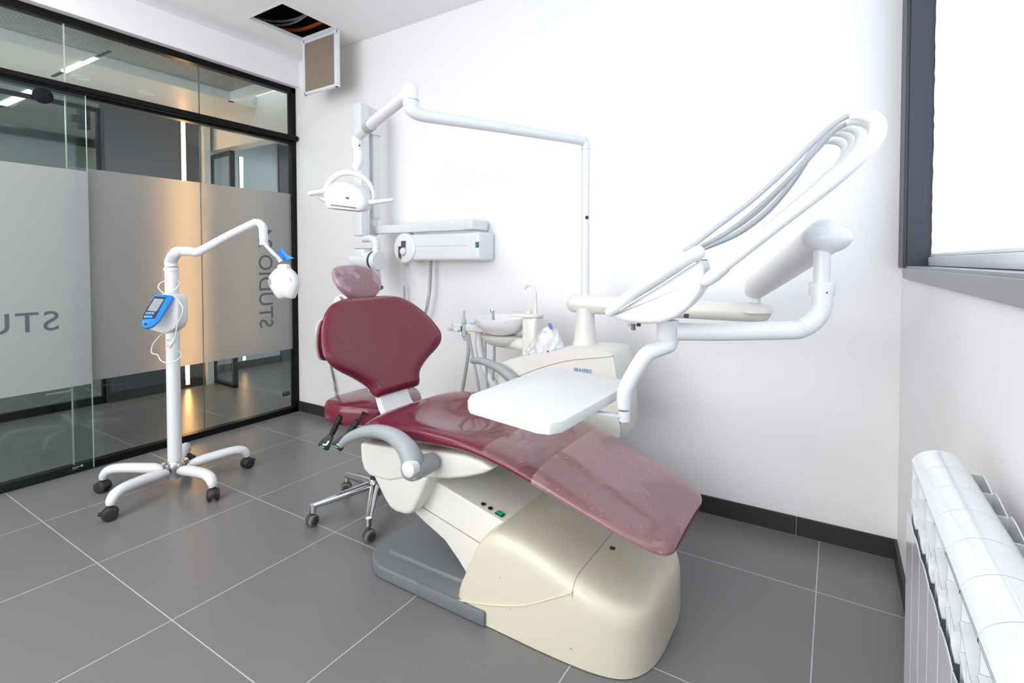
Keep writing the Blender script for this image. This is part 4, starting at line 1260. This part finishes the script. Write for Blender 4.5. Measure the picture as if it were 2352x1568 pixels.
# swan neck and tube head
t = tube([(1.06, -.25, 1.300), (1.13, -.25, 1.300), (1.165, -.25, 1.285), (1.175, -.25, 1.255), (1.175, -.25, 1.19)], [.022, .022, .023, .023, .023], smooth=4, seg=16, up=(0, 1, 0), flat=1.0)
cyl((1.055, -.25, 1.315), (1.055, -.25, 1.285), .022, bm=t)
yok = obj('head_yoke', t, WHITE, xr)
TH = Vector((1.10, -.25, 1.170))
th_ = cyl((.985, -.25, 1.165), (1.165, -.25, 1.165), .058, seg=36, bev=.012)
bx((1.00, -.30, 1.165), (1.12, -.20, 1.238), .015, 3, th_)
thd = obj('tube_head', th_, WHITE, xr)
obj('grip', bx((1.02, -.285, 1.236), (1.10, -.215, 1.241), .002, 1), mat('smoke_grip', (.12, .12, .13), .4), thd)
obj('ring', cyl((1.160, -.25, 1.165), (1.172, -.25, 1.165), .0595, seg=36), mat('charcoal_ring', (.06, .065, .08), .4), thd)
obj('end_disc', lathe([(0, 0), (.054, 0), (.058, -.006), (.058, -.03), (0, -.03)], (1.205, -.25, 1.165), (1, 0, 0), 36), WHITE, yok)
t = tube([(1.11, -.25, 1.14), (1.145, -.25, 1.075), (1.165, -.25, 1.045)], [.050, .046, .038], seg=24)
tube([(1.160, -.25, 1.055), (1.19, -.25, 1.0)], [.031, .030], t, 24)
con = obj('beam_cone', t, WHITE, thd)
obj('cone_tip', tube([(1.189, -.25, 1.002), (1.195, -.25, .991)], .0295, seg=24), mat('charcoal_tip', (.06, .065, .08), .4), con)
def coil(pts, R_, r_, turns, n=14):
    c_ = catmull(pts, 12)
    L_ = [0]
    for a, b in zip(c_, c_[1:]): L_.append(L_[-1] + (b - a).length)
    out = []
    N_ = turns * n
    for i in range(N_ + 1):
        s = L_[-1] * i / N_
        j = max(k for k in range(len(L_)) if L_[k] <= s + 1e-9); j = min(j, len(c_) - 2)
        f = (s - L_[j]) / max(L_[j + 1] - L_[j], 1e-9)
        p = c_[j].lerp(c_[j + 1], f); T_ = (c_[j + 1] - c_[j]).normalized()
        u_ = T_.cross(Vector((0, 1, 0))).normalized(); w_ = T_.cross(u_)
        a = 2 * PI * i / n
        out.append(p + u_ * R_ * math.cos(a) + w_ * R_ * math.sin(a))
    return tube(out, r_, seg=6)
obj('coiled_cable', coil([(1.442, -0.060, 1.172), (1.434, -0.060, 1.054), (1.422, -0.060, 0.946), (1.392, -0.060, 0.837), (1.335, -0.060, 0.724)], .0095, .0022, 70, 10), mat('pale_cable', (.50, .51, .50), .5), xr)
# exposure handset on its hook
hs = thing('xray_handset', 'white exposure handset hanging on the wall left of the control box', 'handset', (1.20, -.03, 1.20))
t = loft([[(1.193 + sx_ * w_ - (1.2 - z) * .1, -.045 + sy_ * d_, z) for sx_, sy_ in ((-1, -1), (1, -1), (1, 1), (-1, 1))] for z, w_, d_ in
          ((1.262, .012, .010), (1.250, .019, .014), (1.22, .019, .016), (1.17, .017, .014), (1.135, .011, .010), (1.125, .006, .006))])
bmesh.ops.bevel(t, geom=[e for e in t.edges], offset=.003, segments=2, affect='EDGES')
obj('handset_body', t, WHITE2, hs)
obj('wall_hook', bx((1.205, -.040, 1.195), (1.240, -.002, 1.262), .006, 3), WHITE2, hs)
obj('cable', tube([(1.170, -0.045, 1.111), (1.170, -0.045, 1.063), (1.181, -0.045, 1.021), (1.189, -0.045, 0.988)], .0022, smooth=4, seg=8), WHITE2, hs)
obj('coiled_cable', coil([(1.193, -0.045, 1.002), (1.199, -0.045, 0.909), (1.218, -0.045, 0.798)], .0075, .0016, 34, 10), mat('pale_thin_cable', (.55, .56, .55), .5), hs)

# ================================================================== WORK STOOL
sc0 = Vector((1.743, -.750, 0))
st = thing('work_stool', 'burgundy work stool on chrome castor base behind the dental chair', 'stool', sc0)
t = cyl(sc0 + Vector((0, 0, .07)), sc0 + Vector((0, 0, .15)), .034, .030, seg=28, bev=.004)
obj('hub', t, CHROME, st)
obj('gas_column', cyl(sc0 + Vector((0, 0, .15)), sc0 + Vector((0, 0, .43)), .022, .016), DARK, st)
def stool_caster(pos, ang, parent):
    m = Matrix.Translation(pos) @ Matrix.Rotation(ang, 4, 'Z')
    t = bmesh.new()
    for s_ in (-1, 1):
        lathe([(0, -.009), (.0215, -.009), (.0245, -.006), (.0245, .006), (.0215, .009), (0, .009)], (0, s_ * .013, .0255), (0, 1, 0), 24, t)
    bmesh.ops.transform(t, matrix=m, verts=t.verts)
    c = obj('castor', t, TYRE, parent)
    t = bmesh.new()
    for s_ in (-1, 1):
        lathe([(0, 0), (.0165, 0), (.016, .003), (0, .004)], (0, s_ * .022, .0255), (0, s_, 0), 20, t)
    rings = []
    for k in range(9):
        a = math.radians(20 + 150 * k / 8)
        rings.append([(r__ * math.cos(a), yy, .0255 + r__ * math.sin(a)) for r__, yy in ((.0255, -.012), (.0275, 0), (.0255, .012), (.020, 0))])
    loft(rings, bm=t)
    cyl((0, 0, .045), (0, 0, .062), .008, bm=t, seg=12)
    bmesh.ops.transform(t, matrix=m, verts=t.verts)
    obj('castor_hood', t, mat('hood_grey', (.05, .05, .052), .4) if 'hood_grey' not in bpy.data.materials else bpy.data.materials['hood_grey'], c)
for k in range(5):
    a = math.radians(-45.8 + 72 * k)
    d_ = Vector((math.cos(a), math.sin(a), 0))
    e0 = sc0 + d_ * .028 + Vector((0, 0, .118)); e1 = sc0 + d_ * .262 + Vector((0, 0, .088))
    t = tube([e0, e0.lerp(e1, .5), e1], [.021, .0185, .0145], seg=14, flat=.95)
    cyl(e1 + Vector((0, 0, .006)), e1 + Vector((0, 0, -.030)), .0135, bm=t, seg=14)
    lg = obj('leg', t, CHROME, st)
    stool_caster(sc0 + d_ * .270, a + [2.2, 1.9, 2.6, 1, .6][k], lg)
def pad(cx_, cy_, hx_, hy_, z0, z1, parent, name, m, sd=1.0):
    rings = []
    for i in range(1, 12):
        th = -PI / 2 + PI * i / 12
        sc_ = .90 + .10 * math.cos(th) ** .6
        z = (z0 + z1) / 2 + (z1 - z0) / 2 * math.sin(th)
        ring = []
        for k in range(48):
            a = 2 * PI * k / 48
            tri = 1 + .06 * math.cos(3 * a)
            zz = z + (.022 * (math.cos(a) ** 2 * 0 + math.sin(a) ** 2) - .006) * sd * (1 if th > 0 else 0)
            ring.append((cx_ + hx_ * sc_ * tri * math.cos(a), cy_ + hy_ * sc_ * tri * math.sin(a), zz))
        rings.append(ring)
    return obj(name, loft(rings), m, parent, angle=80)
pad(1.755, -.745, .205, .215, .455, .535, st, 'seat', VINYL, .5)
t = lathe([(0, .440), (.10, .440), (.185, .452), (.195, .462), (0, .462)], (1.755, -.745, 0), (0, 0, 1), 40)
obj('seat_pan', t, IVORY, st)
for i, (p0_, p1_, p2_) in enumerate(([(1.775, -0.955, 0.501), (1.743, -0.975, 0.422), (1.712, -0.995, 0.366)], [(1.923, -0.984, 0.513), (1.887, -1.007, 0.455), (1.849, -1.030, 0.405)])):
    p0_, p1_, p2_ = Vector(p0_), Vector(p1_), Vector(p2_)
    pin = Vector((1.74, -.76, p0_.z + .012))
    t = tube([pin, p0_], .006, seg=10)
    nr = 9
    for k in range(nr):
        a_ = p0_.lerp(p1_, k / nr); b_ = p0_.lerp(p1_, (k + .6) / nr)
        tube([a_, b_], .0115, t, 10)
    tube([p0_, p1_], .0088, t, 10)
    lv = obj('lever', t, DARK, st)
    dd_ = (p2_ - p1_).normalized()
    sde = dd_.cross(Vector((.5, -.86, 0))).normalized()
    nn = sde.cross(dd_).normalized()
    if nn.y > 0: nn = -nn
    o_ = [p1_ - sde * .012, p1_.lerp(p2_, .5) - sde * .021, p1_.lerp(p2_, .9) - sde * .026, p2_ - sde * .020, p2_ + sde * .020, p1_.lerp(p2_, .9) + sde * .026, p1_.lerp(p2_, .5) + sde * .021, p1_ + sde * .012]
    obj('paddle', prism(o_, nn * .010, .003, 2), DARK, lv)
    c_ = p1_.lerp(p2_, .62) + nn * .0105
    t = prism([c_ + sde * a + dd_ * b for a, b in ((-.010, -.018), (-.003, -.018), (-.003, .0), (.009, .006), (.005, .013), (-.010, .003))], nn * .0004)
    obj('pictogram', t, WHITEP, lv, smooth=False)
    t = prism([c_ + sde * a + dd_ * b for a, b in ((-.006, .015), (.012, .018), (.012, .023), (-.006, .020))], nn * .0004)
    obj('pictogram', t, GREENP, lv, smooth=False)
# back support
bs = [(1.66, -.76, .462), (1.575, -.79, .472), (1.542, -.795, .52), (1.527, -.795, .58), (1.508, -.795, .64), (1.47, -.79, .74)]
obj('back_post', tube(bs, .015, smooth=5, seg=14, flat=.5), CHROME, st)
rings = []
for i in range(13):
    th = PI * i / 12
    z = .785 - .105 * math.cos(th)
    hw_ = .03 + .105 * math.sin(th) ** .5
    ring = []
    for k in range(24):
        a = 2 * PI * k / 24
        ring.append((1.462 + .022 * math.sin(a) * math.sin(th) ** .4 - (.0 if True else 0) + .04 * (math.cos(a) * hw_ / .135) ** 2, -.735 + hw_ * math.cos(a), z))
    rings.append(ring)
sb = obj('backrest', loft(rings), VINYL, st, angle=80)
obj('back_plate', loft([[(x - .022, y_, z) for x, y_, z in r_] for r_ in rings]), IVORY, sb, angle=80)

# ================================================================== WHITENING LAMP STAND
ws0 = Vector((.665, -1.108, 0))
ws = thing('whitening_lamp', 'white mobile whitening lamp with blue control unit by the glass wall', 'whitening lamp', ws0)
obj('pole', cyl(ws0 + Vector((0, 0, .135)), ws0 + Vector((0, 0, 1.125)), .0305, .0285, seg=28), WHITE, ws)
obj('base_hub', lathe([(0, .052), (.036, .052), (.037, .085), (.044, .102), (.044, .125), (.036, .140), (0, .140)], ws0, seg=20), STEEL, ws)
t = bmesh.new()
def black_caster(pos, ang, parent):
    m = Matrix.Translation(pos) @ Matrix.Rotation(ang, 4, 'Z')
    t = bmesh.new()
    for s_ in (-1, 1):
        lathe([(0, -.009), (.024, -.009), (.0285, -.005), (.0285, .005), (.025, .009), (.014, .011), (0, .010)], (0, s_ * .016, .0290), (0, s_, 0), 28, t)
    rings = []
    for k in range(11):
        a = math.radians(5 + 190 * k / 10)
        rings.append([(r__ * math.cos(a), yy, .029 + r__ * math.sin(a)) for r__, yy in ((.028, -.018), (.0315, -.012), (.0315, .012), (.028, .018), (.024, 0))])
    loft(rings, bm=t)
    bx((-.040, -.011, .030), (-.026, .011, .042), .003, 2, t)
    cyl((0, 0, .055), (0, 0, .070), .010, bm=t, seg=14)
    bmesh.ops.transform(t, matrix=m, verts=t.verts)
    return obj('castor', t, DARK, parent)
for k in range(5):
    a = math.radians(4 + 72 * k)
    d_ = Vector((math.cos(a), math.sin(a), 0))
    P_ = [ws0 + d_ * r__ + Vector((0, 0, z)) for r__, z in ((.050, .094), (.10, .104), (.20, .114), (.265, .116), (.303, .106), (.321, .084), (.325, .066))]
    lg = obj('leg', tube(P_, [.0200, .0275, .0260, .0250, .0245, .0215, .0165], smooth=5, seg=18, flat=.92), WHITE, ws)
    t = bx((-.004, -.014, -.012), (.016, .014, .014), .002, 1, M=Matrix.Translation(ws0 + d_ * .040 + Vector((0, 0, .120))) @ Matrix.Rotation(a, 4, 'Z'))
    obj('clamp', t, STEEL, lg)
    black_caster(ws0 + d_ * .327, a + math.radians([150, 200, 100, 170, 140][k]), lg)
    if k == 0: pass
obj('pole_collar', lathe([(0, 0), (.032, 0), (.033, .004), (.033, .014), (.031, .018), (0, .018)], ws0 + Vector((0, 0, 1.112))), WHITE, ws)
up = [(0.718, -1.120, 1.161), (0.719, -1.119, 1.187), (0.730, -1.112, 1.205), (0.743, -1.093, 1.211), (0.776, -1.074, 1.211), (0.797, -1.050, 1.205)]
up[0] = (ws0.x, ws0.y, 1.13)
up[1] = (ws0.x, ws0.y, 1.165)
el = obj('elbow', tube([Vector(p) for p in up], [.0275, .0275, .0265, .024, .0225, .0215], smooth=5, seg=22), WHITE, ws)
ap = [(0.789, -1.055, 1.205), (0.816, -1.039, 1.216), (0.915, -0.968, 1.287), (1.038, -0.895, 1.358)]
arm_ = obj('upper_arm', tube(ap, [.0215, .021, .019, .0185], smooth=4, seg=20, round_end=True), WHITE, ws)
obj('down_tube', tube([(1.029, -0.900, 1.353), (1.052, -0.887, 1.358), (1.071, -0.876, 1.340), (1.077, -0.874, 1.305), (1.080, -0.874, 1.243)], [.0165, .0185, .0195, .0195, .020], smooth=4, seg=20), WHITE, ws)
bt = Vector([(1.080, -0.874, 1.240)][0])
obj('blue_ring', cyl(bt + Vector((0, 0, .001)), bt + Vector((0, 0, -.003)), .0195), BLUE, ws)
obj('thin_rod', tube([(1.110, -0.902, 1.265), (1.137, -0.887, 1.230), (1.166, -0.871, 1.196), (1.171, -0.857, 1.181), (1.175, -0.844, 1.161)], [.008, .0085, .0085, .009, .011], smooth=4, seg=14), WHITE, ws)
# lamp plate
NL = Vector((.501, -.865, 0)); RX = Vector((.865, .501, 0))
LP = Vector([(1.186, -0.841, 1.056)][0])
q = 1 / 455.0
pl = [(641, 607), (659, 607), (664, 616), (675, 627), (682, 640), (684, 652), (680, 668), (671, 686), (655, 684), (640, 687), (628, 672), (618, 656), (617, 644), (620, 632), (630, 620), (638, 614)]
def wl(px, py, d=0.0): return LP + RX * ((px - 650) * q) + Vector((0, 0, (648 - py) * q)) + NL * d
pl = [(v_.x, v_.y) for v_ in catmull([(a, b, 0) for a, b in pl], 4, closed=True)]
rings = []
cxp, cyp = 650, 648
for s_, d_ in ((.90, -.030), (1.0, -.022), (1.0, -.004), (.965, .006), (.86, .014), (.55, .020), (.25, .022)):
    rings.append([wl(cxp + (x - cxp) * s_, cyp + (y_ - cyp) * s_, d_) for x, y_ in pl])
plate_ = obj('lamp_plate', loft(rings), WHITE2, ws, angle=50)
for x_, y_ in ((624, 647), (670, 645)):
    t = prism([wl(x_ + 4 * math.cos(a), y_ + 8 * math.sin(a), .0135) for a in [2 * PI * j / 20 for j in range(20)]], NL * .004)
    obj('finger_slot', t, mat('slot_grey', (.30, .31, .33), .4) if 'slot_grey' not in bpy.data.materials else bpy.data.materials['slot_grey'], plate_, smooth=False)
t = bmesh.new()
for k in range(5):
    bx((0, 0, 0), (1, 1, 1), bm=t, M=Matrix.Translation(wl(634, 646 + k * 2.2, .0215)) @ Matrix(((RX.x * .040, NL.x * .0006, 0, 0), (RX.y * .040, NL.y * .0006, 0, 0), (0, 0, .0011, 0), (0, 0, 0, 1))))
obj('fine_print', t, mat('pale_print', (.60, .61, .63), .5), plate_, smooth=False)
for x_, y_ in ((652, 611), (666, 629), (674, 660), (665, 681), (622, 632)):
    obj('screw', lathe([(0, 0), (.0018, 0), (.0018, .001), (0, .001)], wl(x_, y_, .0095), tuple(NL), 8), HOSE, plate_)
t = prism([wl(x_, y_, -.035) for x_, y_ in ((631, 578), (638, 576), (642, 567), (646, 575), (653, 584), (669, 593), (656, 597), (653, 602), (640, 592))], NL * .012, .002, 2)
obj('blue_shield', t, BLUE, ws)
# control unit
cu0 = [(0.726, -1.201, 0.989), (0.742, -1.146, 0.997), (0.745, -1.133, 0.966), (0.724, -1.126, 0.844), (0.696, -1.155, 0.800), (0.697, -1.223, 0.828), (0.708, -1.251, 0.851)]
thk = RX * .055 + NL * .0
bxo = [Vector(p) for p in [(0.746, -1.189, 1.004), (0.786, -1.144, 0.994), (0.797, -1.138, 0.968), (0.798, -1.140, 0.861), (0.784, -1.149, 0.829), (0.743, -1.174, 0.801), (0.739, -1.221, 0.824), (0.734, -1.247, 0.844)]]
t = prism(bxo, NL * -.075, .008, 3)
cu = obj('control_housing', t, WHITE2, ws)
fo = [Vector(p) for p in [(0.765, -1.225, 0.996), (0.767, -1.212, 1.006), (0.798, -1.160, 0.997), (0.803, -1.157, 0.985), (0.794, -1.212, 0.869), (0.801, -1.243, 0.848), (0.797, -1.269, 0.844), (0.793, -1.282, 0.856), (0.789, -1.284, 0.880)]]
cf = sum(fo, Vector()) / len(fo)
nf = (fo[3] - fo[7]).cross(fo[1] - fo[7]).normalized()
if nf.dot(NL) < 0: nf = -nf
fo = [p - nf * (p - cf).dot(nf) for p in fo]
face = obj('blue_face', prism(fo, -nf * .022, .005, 3), BLUE, ws, label='bright blue control face')
fp = obj('key_panel', prism([Vector(p) for p in [(0.7648, -1.2197, 0.9935), (0.7859, -1.1821, 0.9877), (0.8001, -1.2332, 0.8900), (0.7797, -1.2749, 0.8888), (0.7744, -1.2710, 0.9066)]], nf * .0006), DARK, face, smooth=False)
obj('screen', prism([Vector(p) for p in [(0.7692, -1.2215, 0.9833), (0.7872, -1.1899, 0.9777), (0.7925, -1.2246, 0.9220), (0.7754, -1.2541, 0.9278)]], nf * .0004), SCREEN, face, smooth=False, label='grey lcd screen')
for c_ in [(0.7795, -1.2558, 0.9158), (0.7843, -1.2466, 0.9152), (0.7892, -1.2373, 0.9146), (0.7815, -1.2645, 0.9002), (0.7863, -1.2553, 0.8996), (0.7912, -1.2460, 0.8990)]:
    obj('key', lathe([(0, 0), (.0062, 0), (.0062, .001), (0, .0012)], c_, tuple(nf), 14), mat('key_blue', (.10, .33, .75), .4) if 'key_blue' not in bpy.data.materials else bpy.data.materials['key_blue'], face)
obj('port', lathe([(0, 0), (.006, 0), (.006, .001), (0, .001)], [(0.7917, -1.2680, 0.8663)][0], tuple(nf), 14), DARK, face)
# looping cable
cb = [(0.773, -1.172, 1.067), (0.746, -1.188, 1.055), (0.739, -1.193, 1.033), (0.753, -1.185, 1.012), (0.796, -1.184, 1.003), (0.819, -1.170, 1.013), (0.821, -1.145, 1.038), (0.782, -1.121, 1.053), (0.707, -1.095, 1.059), (0.637, -1.089, 1.067), (0.655, -1.125, 1.064)]
obj('loop_cable', tube(cb, .0026, smooth=6, seg=8), WHITE2, ws)
cb = [(0.790, -1.153, 0.999), (0.801, -1.136, 0.968), (0.820, -1.126, 0.930), (0.813, -1.131, 0.893), (0.797, -1.141, 0.851), (0.790, -1.147, 0.797), (0.784, -1.150, 0.780)]
obj('loop_cable', tube(cb, .0026, smooth=6, seg=8), WHITE2, ws)
cb = [(0.729, -1.182, 0.801), (0.701, -1.199, 0.765), (0.689, -1.207, 0.733), (0.693, -1.206, 0.709), (0.715, -1.193, 0.701), (0.730, -1.185, 0.673), (0.758, -1.169, 0.662), (0.783, -1.143, 0.671), (0.769, -1.116, 0.689), (0.719, -1.098, 0.701), (0.634, -1.089, 0.701)]
obj('loop_cable', tube(cb, .0026, smooth=6, seg=8), WHITE2, ws)
pg = [(0.786, -1.149, 0.780), (0.768, -1.161, 0.744), (0.763, -1.164, 0.733)]
obj('plug', tube(pg, [.007, .008, .004], seg=10), WHITE2, ws)
for y_ in (781, 794):
    obj('screw', lathe([(0, 0), (.003, 0), (.003, .001), (0, .001)], Vector([(0.691, -1.138, 0.764)][0]) + Vector((0, 0, -(y_ - 781) / 455.0)), (.3, -.9, 0), 8), DARK, ws)
